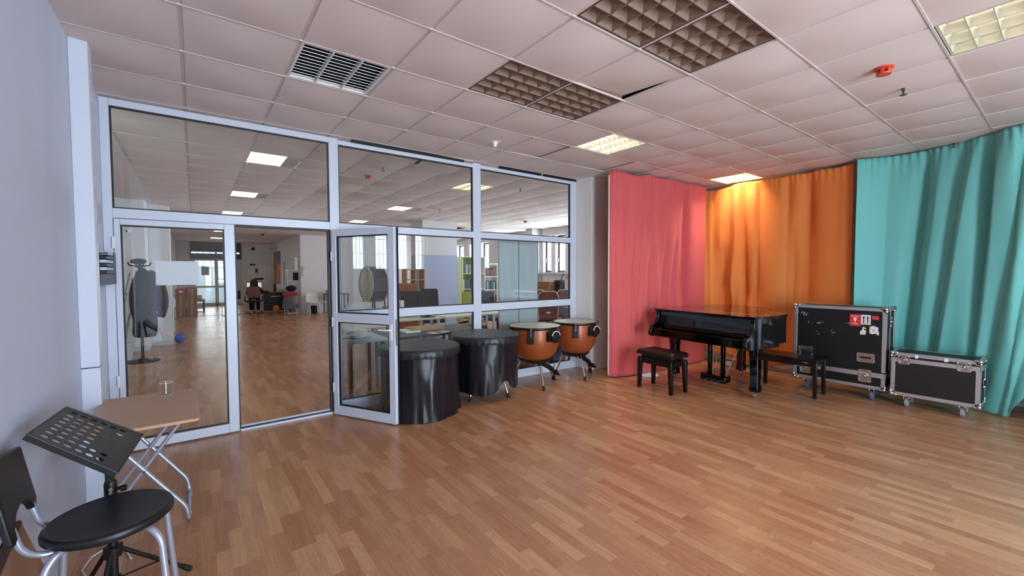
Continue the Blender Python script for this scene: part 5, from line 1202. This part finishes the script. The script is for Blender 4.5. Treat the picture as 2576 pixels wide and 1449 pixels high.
t = thing('cabinet', 'orange brown wooden cabinet behind the open door edge', 'cabinet', (2.15, 7.75, 0)); bx('carcass', M['orange_wood'], (-.3,.3,-.2,.2,.05,1.27), t, bevel=.004); bx('plinth', M['black'], (-.29,.29,-.19,.19,0,.05), t); bx('door_panel', M['orange_wood'], (-.28,-.005,-.212,-.2,.1,1.22), t, bevel=.004); bx('door_panel', M['orange_wood'], (.005,.28,-.212,-.2,.1,1.22), t, bevel=.004)
t = thing('shelf_unit', 'tall pine cubby shelf with red items between the barred windows', 'shelf', (2.75, 8.5, 0))
for x in (-.24, .0, .24): bx('upright', M['pine'], (x-.012,x+.012,-.15,.15,0,1.62), t)
for k in range(7): bx('shelf', M['pine'], (-.24,.24,-.15,.15,k*.266,k*.266+.02), t)
tag(bx('storage_box', M['red_paint'], (2.53,2.72,8.37,8.6,.95+.138,1.25)), 'red box in the pine cubby shelf', 'box')
tag(MB().box(-.03,.03,-.12,.12,0,.30).box(-.12,.03,-.12,.12,0,.01).build('file_holder', M['paper'], None, loc=(1.12, 5.4, .74)), 'white upright file holder left of the black monitors', 'file holder')
tag(bx('storage_box', M['cardboard_red'], (.84,.95,5.1,5.5,.74,.93)), 'patterned reddish box at the left end of the monitor desk', 'box')
desk('desk', 'desk with a stack of papers in front of the bass drum', .55, 1.15, 6.6, 7.3, .80, 'grey_panel')
t = thing('paper_stack', 'stack of white papers on the desk before the bass drum', 'papers', (.85, 6.95, .80))
for k in range(5): bx('paper_layer', M['paper'], (-.2+.01*k,.2,-.15,.15,k*.025,k*.025+.023), t)

# ------------------------------------------------------------------ light
w = bpy.data.worlds.new('world'); S.world = w; w.use_nodes = True; nt = w.node_tree; n = nt.nodes; l = nt.links
bg = n['Background']; tc = n.new('ShaderNodeTexCoord'); sp = n.new('ShaderNodeSeparateXYZ'); l.new(tc.outputs['Generated'], sp.inputs[0])
rp = n.new('ShaderNodeValToRGB'); l.new(sp.outputs['Z'], rp.inputs[0]); e = rp.color_ramp.elements
e[0].position = 0; e[0].color = (.80, .92, .95, 1); e[1].position = .5; e[1].color = (.50, .74, 1.0, 1)
l.new(rp.outputs[0], bg.inputs['Color']); bg.inputs['Strength'].default_value = 3.2
def window_light(loc, rot, sx, sy, e, col):
    la = bpy.data.lights.new('daylight', 'AREA'); la.shape = 'RECTANGLE'; la.size = sx; la.size_y = sy; la.energy = e; la.color = col
    o = bpy.data.objects.new('daylight', la); COL.objects.link(o); o.location = loc; o.rotation_euler = rot; return o
DAY = (.68, .83, 1.0)
window_light((-.9, 23.4, 1.3), (-PI/2, 0, 0), 1.7, 2.2, 35, (1, .97, .93))
for a, b in RW: window_light((8.05, (a+b)/2, 2.12), (0, PI/2, 0), 1.2, b-a, 112, (.78, .89, 1.0))  # also lights through the added unseen windows
for (a, b), z in zip(BW, BZ):
    window_light(((a+b)/2, -5.4, (z[0]+z[1])/2), (PI/2, 0, 0), b-a, z[1]-z[0], 500 if a < 0 else 60*(b-a)*1.25, DAY if a < 0 else (.62, .86, 1.0))  # strongest lamp sits behind the added wide opening
S.view_settings.view_transform = 'Standard'; S.view_settings.look = 'None'; S.view_settings.exposure = -.08; S.view_settings.gamma = 1; S.view_settings.use_curve_mapping = False
